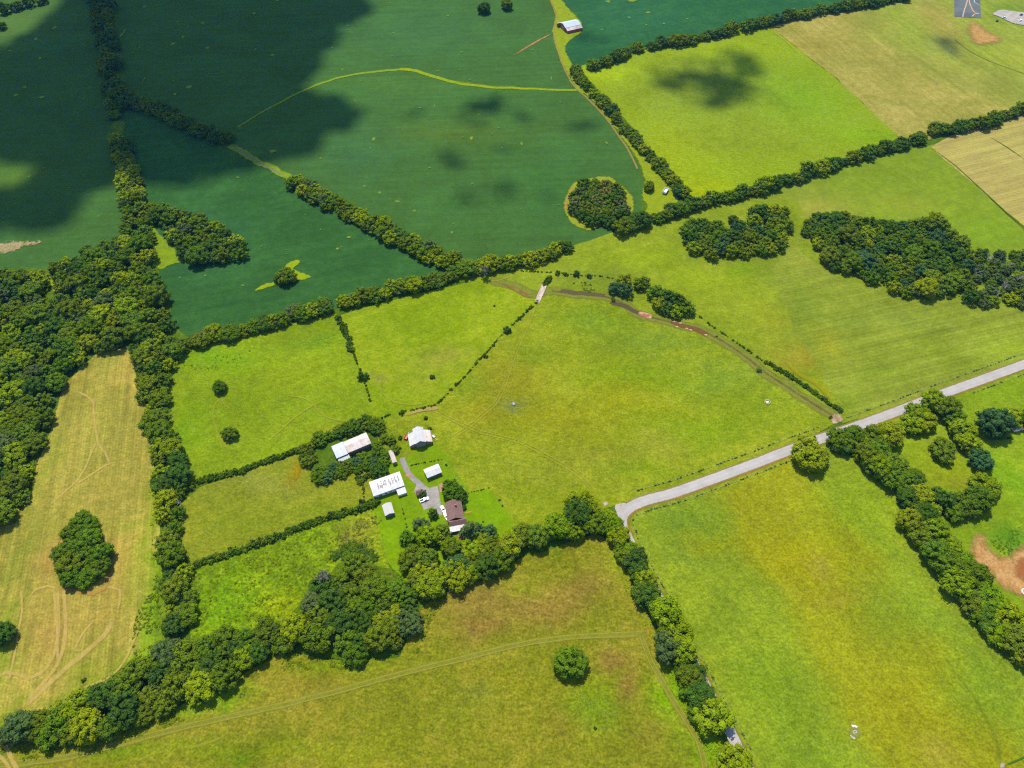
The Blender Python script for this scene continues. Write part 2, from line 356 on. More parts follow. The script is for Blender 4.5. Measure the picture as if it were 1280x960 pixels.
field('pasture', [(670, 372), (690, 366), (750, 373), (830, 397), (870, 406), (930, 441), (1000, 491), (1050, 528), (985, 556), (870, 600), (770, 632), (745, 640), (690, 675), (600, 692), (545, 692), (500, 600), (470, 545), (468, 520), (540, 500), (600, 450)], S(142, 158, 24),
      field_mat('central_pasture', S(158, 158, 42), .6, stripe=ang((640, 600), (960, 470)), sa=.05, sw=6, tuft=.22, patch=.13),
      [(740, 400, 60, 18, S(112, 145, 30), .75), (820, 425, 70, 16, S(118, 146, 40), .65), (900, 470, 70, 22, S(112, 145, 42), .65), (800, 470, 70, 16, S(128, 158, 16), .6), (960, 510, 50, 20, S(132, 156, 26), .6), (880, 540, 70, 20, S(126, 158, 14), .7),
       (640, 470, 50, 40, S(160, 150, 34), .65), (600, 520, 40, 30, S(158, 148, 30), .6), (700, 520, 70, 30, S(156, 150, 24), .6), (740, 580, 80, 30, S(152, 148, 44), .6), (650, 590, 60, 20, S(140, 150, 36), .6), (800, 590, 60, 12, S(126, 156, 16), .6), (830, 560, 40, 15, S(150, 150, 50), .5), (660, 440, 30, 12, S(112, 140, 22), .6), (590, 480, 16, 20, S(110, 142, 22), .6), (644, 503, 10, 8, S(120, 135, 80), .8), (780, 500, 40, 20, S(158, 156, 14), .5), (620, 615, 20, 16, S(150, 158, 36), .5)], 3.5)
field('pasture', [(195, 455), (240, 430), (330, 410), (420, 392), (436, 430), (448, 460), (462, 500), (472, 530), (420, 545), (370, 568), (300, 590), (228, 612), (215, 560), (205, 500)], S(134, 157, 22),
      field_mat('west_pasture', S(140, 160, 26), .6, stripe=ang((220, 520), (440, 440)), sa=.05, sw=6, tuft=.2, patch=.13),
      [(270, 445, 50, 14, S(118, 168, 10), .7), (370, 470, 50, 20, S(148, 160, 20), .5), (350, 540, 60, 14, S(140, 158, 28), .5), (240, 540, 20, 30, S(110, 155, 8), .6), (420, 540, 30, 10, S(160, 152, 40), .6), (400, 430, 30, 8, S(96, 140, 26), .6)], 3.5)
field('pasture', [(425, 395), (480, 378), (560, 358), (620, 345), (672, 368), (650, 398), (600, 448), (560, 490), (548, 508), (480, 524), (470, 528), (455, 480), (440, 430)], S(140, 163, 16),
      field_mat('middle_pasture', S(152, 156, 36), .6, stripe=ang((450, 430), (640, 370)), sa=.07, sw=5, tuft=.18, patch=.13),
      [(560, 445, 40, 14, S(155, 145, 62), .6), (520, 470, 30, 12, S(142, 150, 40), .6), (520, 400, 60, 14, S(140, 168, 16), .5), (470, 470, 12, 5, S(140, 128, 70), .7), (600, 400, 40, 16, S(146, 165, 14), .5), (470, 410, 20, 14, S(128, 158, 26), .5)], 3.5)
field('paddock', [(218, 640), (250, 608), (330, 582), (375, 566), (400, 585), (460, 582), (470, 630), (400, 650), (345, 670), (240, 712), (226, 690)], S(140, 150, 34),
      field_mat('paddock_grass', S(146, 140, 40), .6, stripe=ang((240, 660), (440, 600)), sa=.05, sw=5, tuft=.22, patch=.15),
      [(370, 588, 10, 14, S(165, 140, 15), .8), (330, 605, 60, 14, S(148, 152, 62), .6), (420, 605, 40, 10, S(140, 148, 20), .5), (300, 660, 50, 20, S(135, 150, 26), .5), (400, 640, 40, 12, S(130, 150, 18), .5)], 3)
field('weedy_field', [(232, 715), (290, 696), (345, 674), (440, 642), (470, 634), (480, 680), (495, 730), (470, 780), (360, 800), (240, 830)], S(120, 148, 18),
      field_mat('weedy', S(150, 165, 16), .7, tuft=.34, patch=.2, fine=.8, spots=(.45, .62, .35, S(84, 120, 12))),
      [(450, 670, 30, 30, S(138, 136, 40), .8), (470, 650, 20, 14, S(136, 132, 36), .7), (360, 700, 40, 20, S(128, 150, 24), .5), (345, 755, 30, 14, S(165, 175, 10), .7), (280, 760, 40, 30, S(122, 170, 10), .6), (440, 720, 30, 20, S(110, 120, 20), .6)], 2.5)
field('hay_field', [(-300, 560), (-60, 640), (30, 625), (55, 560), (80, 480), (130, 435), (175, 440), (185, 520), (195, 600), (205, 700), (215, 790), (190, 830), (120, 870), (30, 910), (-20, 960), (-500, 1100)], S(168, 158, 62),
      field_mat('hay_near', S(190, 162, 76), .65, stripe=ang((60, 800), (110, 480)), sa=.2, sw=3.4, tuft=.18, patch=.12),
      [(140, 445, 30, 14, S(150, 158, 56), .7), ('poly', [(176, 690), (205, 690), (218, 800), (160, 858), (60, 900), (58, 890), (140, 842), (166, 800)], S(118, 154, 10), .95, 4), (187, 640, 14, 110, S(128, 158, 10), .95), (52, 590, 10, 60, S(128, 150, 30), .7), (30, 690, 12, 60, S(138, 156, 44), .6),
       (72, 690, 16, 34, S(196, 158, 78), .75), (150, 705, 16, 40, S(190, 160, 72), .6), (60, 790, 26, 46, S(194, 160, 76), .8), (115, 770, 24, 30, S(186, 158, 70), .6), (8, 800, 14, 60, S(132, 156, 30), .75), (115, 850, 40, 14, S(155, 165, 40), .7), (10, 900, 24, 24, S(126, 150, 24), .8), (100, 560, 60, 60, S(160, 158, 62), .5), (150, 660, 14, 10, S(128, 155, 30), .6), (100, 655, 50, 12, S(165, 165, 58), .5)], 3)
field('rough_meadow', [(-40, 1000), (20, 925), (60, 925), (140, 915), (240, 875), (290, 852), (350, 815), (440, 828), (500, 822), (520, 770), (545, 745), (620, 712), (700, 680), (745, 668), (770, 680), (795, 735), (820, 790), (850, 840), (890, 905), (915, 960), (940, 1040)], S(138, 142, 28),
      field_mat('rough_meadow_grass', S(150, 126, 48), .5, stripe=ang((100, 960), (700, 800)), sa=.04, sw=6, tuft=.27, patch=.17, fine=.9),
      [(360, 860, 50, 18, S(150, 130, 44), .6), (600, 750, 70, 30, S(152, 126, 56), .75), (610, 790, 36, 18, S(154, 116, 58), .7), (680, 760, 50, 18, S(152, 122, 54), .7), (720, 740, 50, 18, S(152, 124, 54), .7), (700, 700, 40, 14, S(132, 130, 26), .6), (650, 730, 24, 14, S(138, 150, 14), .6),
       (760, 820, 26, 14, S(152, 114, 56), .75), (790, 855, 12, 22, S(152, 110, 56), .85), (745, 880, 34, 28, S(132, 162, 30), .85), (745, 868, 40, 34, S(140, 160, 10), .5), (700, 900, 20, 24, S(140, 122, 44), .5), (660, 910, 50, 24, S(142, 138, 30), .5), (90, 930, 120, 14, S(118, 156, 14), .8), (260, 870, 60, 12, S(116, 164, 6), .8), (430, 825, 60, 10, S(128, 158, 10), .8),
       (300, 930, 120, 20, S(128, 148, 20), .6), (420, 940, 100, 20, S(140, 150, 16), .5), (560, 880, 60, 18, S(134, 142, 30), .5), (590, 860, 30, 9, S(118, 130, 46), .6), (780, 690, 14, 30, S(136, 170, 8), .8), (845, 880, 22, 40, S(128, 172, 4), .9), (880, 940, 20, 20, S(126, 172, 6), .9), (640, 860, 40, 14, S(142, 140, 16), .5), (820, 920, 26, 20, S(150, 138, 44), .5), (300, 940, 9, 6, S(84, 132, 14), .8), (700, 690, 9, 6, S(120, 140, 20), .8), (350, 905, 50, 14, S(138, 132, 40), .5), (480, 800, 8, 3, S(70, 120, 20), .5)], 2.5)
field('hay_field', [(772, 640), (790, 632), (870, 604), (985, 562), (1040, 555), (1100, 590), (1140, 640), (1170, 700), (1215, 750), (1290, 810), (1500, 1000), (1500, 1150), (980, 1150), (935, 965), (905, 905), (870, 845), (830, 765), (795, 690)], S(136, 156, 34),
      field_mat('road_hay', S(152, 162, 34), .5, stripe=ang((900, 640), (1090, 860)), sa=.07, sw=3.5, tuft=.23, patch=.11),
      [('poly', [(885, 612), (985, 575), (1030, 620), (1100, 700), (1180, 800), (1290, 950), (1350, 1060), (1150, 1060), (1060, 900), (980, 760)], S(158, 155, 22), .8, 6),
       (1010, 710, 40, 26, S(172, 162, 8), .55), (990, 690, 50, 30, S(162, 158, 14), .35), (1020, 715, 16, 12, S(160, 146, 60), .5), (1150, 870, 60, 60, S(168, 158, 18), .4), (1170, 940, 20, 20, S(176, 160, 60), .5), (1080, 640, 60, 50, S(140, 166, 18), .5), (1120, 760, 60, 50, S(118, 158, 38), .5), (1220, 870, 50, 40, S(120, 158, 34), .5), (850, 650, 30, 20, S(116, 148, 40), .6), (860, 690, 30, 16, S(112, 140, 46), .6), (890, 680, 40, 14, S(160, 162, 14), .6), (960, 850, 60, 60, S(128, 160, 26), .5), (1000, 930, 60, 30, S(126, 156, 34), .5), (1040, 745, 50, 8, S(165, 150, 46), .4)], 3)
field('yard', [(1040, 548), (1130, 515), (1190, 488), (1300, 444), (1700, 300), (1900, 700), (1500, 900), (1290, 810), (1215, 750), (1170, 690), (1120, 620), (1080, 580)], S(138, 164, 26),
      field_mat('yard_grass', S(152, 164, 36), .5, tuft=.18, patch=.13),
      [(1180, 580, 50, 30, S(148, 160, 18), .7), (1240, 580, 40, 16, S(132, 166, 22), .6), (1262, 680, 36, 16, S(88, 140, 24), .85), (1200, 650, 30, 10, S(130, 155, 18), .6), (1270, 600, 30, 30, S(120, 168, 16), .6), (1250, 490, 40, 16, S(136, 168, 26), .5), (1200, 600, 30, 14, S(160, 152, 30), .5)], 3.5)
lawn = S(128, 160, 10)
field('lawn', [(470, 595), (500, 560), (520, 556), (545, 555), (560, 570), (570, 592), (590, 615), (612, 610), (640, 650), (640, 672), (590, 690), (540, 720), (500, 730), (484, 700), (474, 660), (462, 625)], lawn,
      field_mat('mown_lawn', S(126, 166, 8), .5, stripe=ang((480, 600), (500, 700)), sa=.04, sw=3, tuft=.1, patch=.1),
      [(520, 572, 20, 12, S(132, 158, 20), .6), (600, 640, 30, 20, S(124, 164, 6), .5), (490, 700, 10, 30, S(136, 168, 10), .5), (560, 580, 16, 12, S(128, 158, 14), .5), (505, 566, 10, 8, S(150, 150, 40), .6)], 2.5, jit=.4)
field('lawn', [(462, 590), (492, 575), (504, 570), (512, 560), (545, 552), (545, 535), (500, 525), (480, 545), (470, 560)], S(134, 150, 22), field_mat('barnyard_grass', S(148, 150, 40), .6, tuft=.22, patch=.15), [(520, 530, 20, 6, S(150, 150, 40), .6), (510, 562, 10, 6, S(122, 155, 8), .6)], 2.5)
# wood floors
floor_m = field_mat('leaf_litter', S(80, 100, 24), .6, tuft=.3, patch=.2)
for px in ([(-60, 345), (60, 335), (150, 310), (190, 310), (205, 360), (215, 400), (150, 425), (85, 458), (65, 500), (40, 580), (35, 615), (10, 640), (-60, 660)],
           [(20, 925), (60, 890), (160, 840), (250, 800), (350, 785), (400, 730), (440, 695), (500, 715), (520, 745), (510, 800), (440, 822), (350, 808), (250, 865), (140, 912)],
           [(1020, 285), (1100, 282), (1170, 282), (1200, 320), (1195, 350), (1130, 352), (1040, 318)]):
    field('forest_floor', px, S(100, 128, 18), floor_m, (), 6, jit=2)

# ------------------------------------------------------------------ paths, tracks, bare patches
weedy_band = decal_mat('grass_strip_worn', S(146, 172, 20), S(120, 158, 24), .3, .4)
faint = decal_mat('faint_track', S(196, 188, 74), S(184, 180, 60), .3, .8, .42, .15, .5)
tan = decal_mat('tan_track', S(236, 204, 116), S(226, 194, 100), .3, 1.0, .6, .15, 1.0)
mown = decal_mat('mown_track', S(152, 156, 40), S(160, 162, 58), .4, .6, .7)
wheel = decal_mat('wheel_rut', S(176, 170, 66), None, .3, .8, .75, .15, .5)
dirt = decal_mat('bare_dirt', S(206, 156, 92), S(190, 136, 78), .25, .6)
reddirt = decal_mat('red_dirt', S(190, 128, 76), S(172, 112, 62), .4, .5)
brown = decal_mat('brown_bank', S(112, 96, 54), S(88, 80, 44), .35, .6, .9)
pale = decal_mat('pale_bank', S(170, 158, 80), S(150, 146, 60), .4, .9, .7)
greyp = decal_mat('grey_path', S(140, 140, 120), None, .4, .7, .8)
# grass waterway across the soybeans
strip('grass_path', [(296, 160), (318, 146), (345, 131), (372, 117), (400, 105), (425, 97), (450, 92), (475, 89), (500, 87)], (2.0, 5.0), decal_mat('waterway', S(128, 160, 40), S(140, 165, 30), .3, .4))
strip('grass_path', [(498, 87), (520, 89), (540, 95), (560, 101), (580, 105), (610, 109), (640, 110), (680, 112), (722, 113)], (6.5, 4.0), decal_mat('waterway_wide', S(156, 172, 10), S(140, 165, 24), .3, .4))
strip('grass_path', [(286, 182), (305, 190), (325, 203), (345, 213), (366, 226), (385, 238)], 9, decal_mat('band', S(120, 150, 40), S(140, 158, 40), .2, .5))
strip('path', [(290, 183), (310, 194), (330, 207), (350, 217)], 2.0, greyp)
patch('grass_verge', [(684, -6), (694, 18), (689, 38), (692, 54), (701, 80), (712, 98), (720, 113), (735, 122), (755, 146), (776, 172), (795, 200), (804, 225), (800, 246), (806, 258), (800, 268), (770, 285), (765, 290), (800, 280), (838, 262), (850, 245), (830, 222), (806, 194), (785, 168), (764, 142), (746, 120), (727, 95), (714, 76), (708, 60), (716, 50), (728, 40), (729, 33), (725, 24), (712, 11), (699, -6)],
      decal_mat('lane_grass', S(156, 168, 30), S(140, 160, 24), .15, .3), 2.0, 3, z=.24)
strip('dirt_path', [(688, 0), (695, 20), (692, 40), (697, 62), (705, 85), (718, 108), (735, 124), (755, 145), (775, 172), (790, 196), (797, 212)], 2.2, decal_mat('lane_dirt', S(182, 158, 84), None, .4, .7, .7))
strip('dirt_path', [(642, 70), (660, 59), (676, 49), (692, 41)], 3.2, decal_mat('red_ditch', S(190, 140, 88), S(160, 120, 70), .3, .3), smooth=False)
patch('grass_verge', [(314, 366), (330, 354), (345, 350), (358, 330), (374, 324), (376, 330), (368, 336), (384, 342), (392, 346), (374, 352), (350, 356), (330, 362)], decal_mat('island_grass', S(160, 176, 14), S(146, 168, 20), .3, .4), 1.5, 2)
patch('grass_verge', [(703, 258), (710, 236), (722, 226), (760, 220), (785, 238), (794, 250), (792, 266), (780, 268), (760, 280), (744, 287), (732, 289), (712, 278)], decal_mat('islet_grass', S(150, 162, 34), S(160, 165, 40), .3, .4), 2.0, 2.5)
strip('dirt_path', [(706, 262), (710, 246), (716, 234)], 2.2, decal_mat('islet_dirt', S(196, 158, 76), None, .4, .6, .8))
patch('bare_soil', [(-20, 304), (20, 300), (40, 300), (62, 299), (55, 306), (30, 311), (10, 318), (-20, 320)], decal_mat('bare_soy', S(190, 160, 120), S(150, 150, 90), .22, .35, 1.0, .3, 2.6), 5.0, 2)
patch('grass_verge', [(186, 258), (196, 285), (215, 305), (232, 326), (214, 332), (199, 338), (190, 325), (186, 300)], decal_mat('glade_a', S(138, 165, 20), S(128, 150, 30), .3, .4), 2.0, 2)
patch('grass_verge', [(60, 348), (68, 346), (78, 368), (74, 392), (68, 372)], decal_mat('glade_b', S(158, 170, 20), None, .3, .4), 1.5, 2)
patch('grass_verge', [(139, 152), (156, 152), (155, 166), (140, 166)], decal_mat('gap_grass', S(112, 140, 40), None, .3, .9, .75), 1.5, 2)
# creek bed with pale banks
creek = [(612, 350), (640, 358), (662, 367), (690, 364), (720, 368), (755, 371), (780, 380), (805, 394), (835, 402), (868, 410), (900, 425), (930, 445), (960, 468), (990, 488), (1020, 507), (1046, 523)]
strip('creek_bank', creek, 10.0, decal_mat('creek_grass', S(132, 146, 50), S(150, 152, 60), .25, .8, .8), z=.242); strip('creek_bank', creek, 1.6, pale, z=.246, offset=-2.4); strip('creek_bed', creek[3:], 1.9, decal_mat('creek_brown', S(116, 104, 54), S(124, 126, 50), .12, .8, .9, .2, 1.4), z=.25)
strip('creek_bed', [(700, 364), (730, 367), (756, 370)], 4.5, decal_mat('creek_mud', S(104, 94, 64), None, .3, .5), z=.256)
strip('creek_bed', [(762, 378), (780, 383), (800, 391)], 4.5, decal_mat('creek_mud_b', S(100, 88, 64), None, .3, .5), z=.257)
patch('bare_rock', [(797, 390), (806, 390), (815, 394), (813, 399), (800, 396)], decal_mat('pink_rock', S(222, 178, 150), S(180, 120, 84), .5, .5), .8, 1)
for i, q in enumerate([(842, 402), (850, 404), (858, 411), (846, 409), (863, 413), (882, 419)]):
    patch('bare_rock', [(q[0]-4, q[1]-.6), (q[0]+1, q[1]-1.5), (q[0]+4, q[1]+.6), (q[0], q[1]+1.3)], decal_mat('pale_rock', S(216, 184, 140), None, .6, .4), .5, .8)
strip('creek_bed', [(838, 402), (860, 409), (885, 419)], 5.0, decal_mat('creek_red', S(128, 92, 56), None, .3, .5), z=.26)
# tracks of the rough meadow
q1 = [(-10, 957), (90, 945), (200, 916), (300, 893), (400, 870), (480, 848), (560, 828), (640, 808), (700, 798), (760, 794), (806, 792)]
q2 = [(800, 792), (814, 828), (836, 866), (860, 905), (875, 932), (882, 965)]
for q in (q1, q2):
    strip('farm_track', q, 4.2, mown)
    for s in (-1, 1): strip('farm_track', q, .75, wheel, offset=s*.95)
strip('farm_track', [(240, 934), (265, 927), (285, 916), (286, 905)], 1.2, faint)
# hay strip tracks
for q, wd in (([(-8, 848), (8, 841), (22, 842), (36, 848), (52, 842), (66, 824), (72, 800), (74, 770), (72, 738)], 1.4), ([(30, 884), (58, 858), (88, 832), (118, 806), (134, 788), (141, 774)], 2.2), ([(32, 878), (58, 850), (74, 828), (82, 800), (82, 765), (80, 735)], 1.6), ([(74, 828), (72, 800), (71, 770), (68, 738)], 1.2),
              ([(62, 632), (80, 616), (94, 604), (106, 586), (114, 568), (121, 552)], 1.0), ([(94, 606), (114, 594), (132, 582), (142, 578)], 1.0), ([(117, 500), (119, 530), (124, 556), (132, 566), (138, 580)], 1.0), ([(96, 490), (110, 496), (118, 506)], 1.0), ([(26, 738), (28, 760), (20, 810), (12, 850)], .9), ([(36, 748), (46, 737), (60, 733), (76, 738)], 1.0), ([(135, 715), (137, 690), (131, 672)], 1.4), ([(130, 735), (150, 738), (148, 762)], 1.0), ([(92, 815), (104, 792), (118, 776)], 1.0), ([(4, 925), (14, 945), (26, 965)], 1.6), ([(-6, 940), (10, 955), (18, 970)], 1.2), ([(105, 860), (140, 845), (160, 820), (172, 790)], .9)):
    strip('farm_track', q, wd*1.5, tan)
patch('bare_soil', [(20, 882), (27, 881), (31, 886), (24, 888)], dirt, .8, 1)
strip('farm_track', [(134, 690), (136, 715), (132, 735), (118, 742), (92, 738), (74, 733)], 2.6, decal_mat('ring_dirt', S(206, 160, 76), None, .4, .8, .7))
# pasture tracks
for q in ([(668, 384), (655, 418), (645, 440), (637, 462), (630, 484), (620, 504), (604, 518), (588, 532), (566, 547)], [(538, 510), (556, 520), (578, 531), (602, 541)], [(602, 541), (650, 553), (690, 574), (720, 592), (742, 614)]):
    for s in (-1, 1): strip('farm_track', q, .8, faint, offset=s*.9)
for q in ([(277, 497), (270, 504), (267, 522), (274, 546), (285, 562)], [(274, 484), (277, 500), (288, 512)], [(360, 495), (385, 500), (405, 520), (430, 527), (446, 528)], [(474, 480), (478, 492), (492, 502), (512, 506), (530, 504)], [(340, 548), (372, 520), (400, 502)], [(640, 345), (620, 352), (606, 350)]):
    strip('farm_track', q, 1.3, faint)
patch('bare_soil', [(505, 518), (528, 510), (548, 507), (549, 512), (526, 516), (508, 521)], decal_mat('gate_dirt', S(190, 166, 90), None, .4, .6, .85), 1.0, 1)
patch('bare_soil', [(618, 352), (640, 357), (668, 372), (655, 372), (636, 361)], decal_mat('bank_dirt', S(160, 140, 70), S(150, 120, 64), .3, .7, .8), 1.5, 1.5)
patch('bare_soil', [(368, 582), (374, 578), (377, 590), (372, 602), (366, 600)], decal_mat('gold_grass', S(178, 150, 14), None, .4, .8, .8), 2, 1.5)
strip('farm_track', [(983, 455), (1000, 470), (1020, 480), (1038, 500)], 3, decal_mat('yellow_grass', S(176, 164, 20), None, .3, .9, .6))
strip('farm_track', [(1163, 184), (1195, 208), (1230, 240), (1260, 268), (1290, 293)], 1.2, decal_mat('hay_line', S(96, 116, 30), None, .5, .6, .8), smooth=False)
strip('farm_track', [(1238, 172), (1258, 184), (1284, 202)], 1.2, decal_mat('hay_line_b', S(100, 130, 30), None, .5, .5, .9), smooth=False)
strip('farm_track', [(1193, 50), (1215, 66), (1245, 80), (1290, 96)], 1.4, decal_mat('far_line', S(100, 118, 40), None, .5, .6, .6))
strip('farm_track', [(966, 40), (982, 52), (996, 66)], 1.5, faint)
# bare ground top right and by the yard
patch('bare_soil', [(1207, 30), (1214, 27), (1229, 31), (1235, 38), (1252, 46), (1253, 54), (1240, 57), (1219, 57), (1208, 44)], decal_mat('ochre_soil', S(204, 160, 84), S(190, 150, 90), .16, .9, 1, .3, 1.6), 9, 2.5)
patch('bare_soil', [(1212, 670), (1222, 664), (1234, 668), (1236, 680), (1246, 692), (1258, 692), (1272, 682), (1320, 670), (1340, 760), (1285, 752), (1268, 745), (1250, 738), (1232, 716), (1214, 706), (1209, 690)], decal_mat('yard_dirt', S(208, 164, 104), S(196, 146, 84), .3, .8, 1, .3, 1.6), 5, 1.5)
patch('bare_soil', [(1264, 702), (1280, 694), (1330, 690), (1330, 740), (1274, 728)], decal_mat('yard_red_dirt', S(184, 116, 66), None, .2, .8, .8), 5, 2.5)
strip('dirt_path', [(1228, 541), (1250, 540), (1290, 534)], 4, decal_mat('house_dirt', S(196, 126, 70), None, .3, .6, .9))
patch('bare_soil', [(1206, 646), (1212, 648), (1214, 654), (1208, 652)], decal_mat('yard_spot', S(196, 166, 90), None, .3, .8, .6), 1, 1)

# weed spots in the crops
spot_m = decal_mat('weed_spot', S(126, 158, 60), S(150, 170, 50), .6, .5, .9)
SV, SE, ST = [], [], []
def spot(x, y, rx, ry):
    c = P(x, y); m = mpp(y); n = 12; b = len(SV); SV.append((c.x, c.y, .23+.0003*len(SV))); SE.append(1.3)
    my = abs((P(x, y-1)-P(x, y)).y)
    for k in range(n):
        a = 2*math.pi*k/n; q = rng.uniform(.7, 1.25)
        SV.append((c.x+math.cos(a)*rx*m*q, c.y+math.sin(a)*ry*my*q, SV[b][2])); SE.append(0.1); ST.append((b, b+1+k, b+1+(k+1) % n))
for s in [(216, 55, 5, 3), (236, 109, 5, 3), (254, 29, 4, 2), (229, 46, 3, 2), (230, 31, 2, 1), (222, 27, 2, 1), (180, 9, 3, 2), (219, 118, 3, 2), (68, 35, 4, 3), (45, 49, 4, 2), (12, 64, 4, 2), (50, 73, 3, 2), (20, 119, 4, 3), (31, 109, 4, 2), (52, 122, 6, 2), (37, 221, 4, 2), (55, 210, 2, 1), (260, 60, 3, 2), (248, 77, 2, 1), (305, 98, 2, 1), (341, 69, 4, 2), (341, 189, 7, 3), (346, 0, 4, 2), (467, 174, 3, 3), (589, 173, 3, 3), (428, 87, 2, 1), (444, 126, 2, 1), (415, 60, 2, 1), (492, 41, 2, 1), (547, 89, 3, 1), (463, 185, 1.5, 1), (557, 177, 1.5, 1), (525, 135, 3, 1), (543, 132, 1.5, 2), (598, 143, 2, 1), (456, 233, 3, 1.5), (475, 241, 3, 2), (497, 252, 4, 2), (518, 264, 3, 2), (565, 291, 2, 2), (422, 311, 3, 2), (436, 297, 5, 1.5), (257, 345, 3, 1.5), (304, 357, 3, 1), (225, 347, 2, 1), (760, 2, 5, 2), (790, 1, 7, 3), (818, 0, 4, 1), (810, 16, 4, 1.5), (786, 22, 3, 1), (753, 37, 3, 1), (830, 30, 2, 1), (808, 31, 2, 1), (859, 24, 2, 1), (689, 98, 1, 3), (652, 180, 2, 3), (758, 179, 3, 2), (174, 60, 1, 4), (180, 100, 1, 6), (154, 42, 2, 8), (297, 222, 4, 1), (274, 33, 2, 1), (318, 17, 3, 2), (560, 20, 2, 1), (537, 210, 2, 1), (590, 230, 1.5, 1), (401, 198, 2, 1), (630, 126, 1, 1), (700, 128, 1.5, 1), (320, 62, 2, 1)]: spot(*s)
for _ in range(150):
    x, y = rng.uniform(0, 720), rng.uniform(0, 330); spot(x, y, rng.uniform(.5, 1.4), rng.uniform(.4, .9))
tag(mesh_np('weed_spots', SV, ST, spot_m, None, {'edge': ('FLOAT', SE)}), kind='stuff')

# ------------------------------------------------------------------ road
LEGY = P(780, 690).y
def ribbon(name, pts, width, mat, z, thick=.12, step=2.5, crown=.05):
    c = catmull(pts, step); V = []; T = []; n = len(c); E = []
    for i, p in enumerate(c):
        d = (c[min(i+1, n-1)]-c[max(i-1, 0)]).normalized(); nr = Vector((-d.y, d.x))
        wd = (width if p.y > LEGY else width-1.2)+.25*mnoise.noise(Vector((p.x*.2, p.y*.2, 3)))
        for k, zz, ee in ((-.56, z-thick, 0), (-.5, z, 0), (-.25, z+crown*.7, .5), (0, z+crown, 1), (.25, z+crown*.7, .5), (.5, z, 0), (.56, z-thick, 0)):
            q = p+nr*k*wd; V.append((q.x, q.y, zz)); E.append(ee)
    for i in range(n-1):
        for k in range(6):
            a = i*7+k; T += [(a+1, a, a+7), (a+1, a+7, a+8)]
    return tag(mesh_np(name, V, T, mat, None, {'edge': ('FLOAT', E)}), kind='structure')
def road_mat():
    s = NT('chip_seal'); pos = s.pos(); e = s.attr('edge').outputs['Fac']
    c = s.mix(s.rng(s.noise(.12, pos, 4, .6), .4, .62, 0, 1), S(206, 199, 193), S(193, 187, 181))
    wt = s.math('ABSOLUTE', s.math('SUBTRACT', e, .5)); c = s.bright(c, s.rng(wt, 0, .5, .95, 1.04))
    c = s.bright(c, s.rng(s.noise(1.4, pos, 3, .7), .3, .7, .93, 1.07))
    c = s.mix(s.rng(s.math('ADD', e, s.noise(.5, pos, 3, .7)), .45, .62, .6, 0), c, S(176, 160, 130))
    b = s.n('ShaderNodeBsdfPrincipled'); s.val(c, b.inputs['Base Color']); b.inputs['Roughness'].default_value = .9; b.inputs['Specular IOR Level'].default_value = .1
    s.l(b.outputs[0], s.out.inputs[0]); return s.m
roadpx = [(1340, 433), (1290, 452), (1230, 474), (1180, 492), (1120, 515), (1060, 537), (1000, 558), (940, 581), (880, 603), (840, 617), (810, 625), (790, 633), (779, 643), (777, 655), (784, 672), (795, 694), (812, 726), (832, 762), (852, 800), (872, 838), (893, 878), (910, 910), (925, 940), (945, 980), (965, 1020)]
roadw = [Vector(p[:2]) for p in wpoly(roadpx)]
RD = catmull(roadw, 2.5)
BEND = min(range(len(roadw)), key=lambda i: (roadw[i]-Vector(P(784, 672)[:2])).length)
strip('dirt_verge', roadw[BEND-1:], 1.1, decal_mat('verge_thin', S(170, 144, 60), S(150, 146, 50), .3, .8, .75), world=True, offset=3.0, z=.303)
strip('dirt_verge', roadw[:BEND+1], 2.0, decal_mat('verge_dirt', S(186, 142, 66), S(158, 138, 56), .3, .8, .7), world=True, offset=3.6, z=.3)
strip('dirt_verge', roadw[:BEND+1], 1.4, decal_mat('verge_pale', S(168, 152, 90), None, .3, .8, .7), world=True, offset=-3.5, z=.305)
ribbon('road', roadw, 5.7, road_mat(), .36)
patch('road_apron', [(768.5, 632), (782, 628), (788, 633), (782, 646), (778, 655), (772, 644)], decal_mat('apron', S(202, 192, 186), S(192, 182, 170), .4, .3), .5, .8, z=.35)
patch('road_apron', [(752, 628), (760, 626), (761, 632), (754, 634)], decal_mat('apron_b', S(206, 190, 160), None, .4, .7), .8, .8, z=.33)
patch('road_apron', [(1038, 520), (1048, 517), (1054, 526), (1040, 530)], decal_mat('apron_c', S(160, 130, 90), S(200, 180, 150), .4, .6), .8, .8, z=.32)

# farmyard drive
asph = decal_mat('drive_gravel', S(158, 150, 146), S(170, 164, 156), .3, .25)
strip('driveway', [(502, 572), (504.5, 578), (508, 585), (512, 592), (517, 598), (523, 604), (531, 611), (537, 616)], 4.4, asph, z=.32, step=1)
strip('driveway', [(506, 595), (511, 593), (515, 596)], 3.5, decal_mat('drive_brick', S(196, 158, 124), None, .3, .3), z=.322)
patch('gravel_yard', [(521, 602), (528, 604), (536, 609), (541, 608), (548, 606), (549, 612), (551, 626), (555, 644), (550, 646), (545, 642), (541, 635), (529, 640), (525, 630), (523, 622), (517, 616), (519, 609)], decal_mat('yard_gravel', S(186, 178, 170), S(172, 166, 160), .2, .25), .6, 1, z=.326, smooth=False)
patch('brick_terrace', [(547, 605.5), (557.5, 601.5), (558.5, 608), (552, 618), (549.5, 616), (548.5, 610)], decal_mat('terrace_brick', S(206, 156, 134), S(196, 150, 124), .4, .2), .4, 1, z=.33, smooth=False)
patch('brick_terrace', [(570, 668), (580, 664), (586, 672), (582, 678), (573, 674)], decal_mat('patio_brick', S(176, 128, 100), S(196, 150, 110), .5, .3), .5, 1, z=.33, smooth=False)
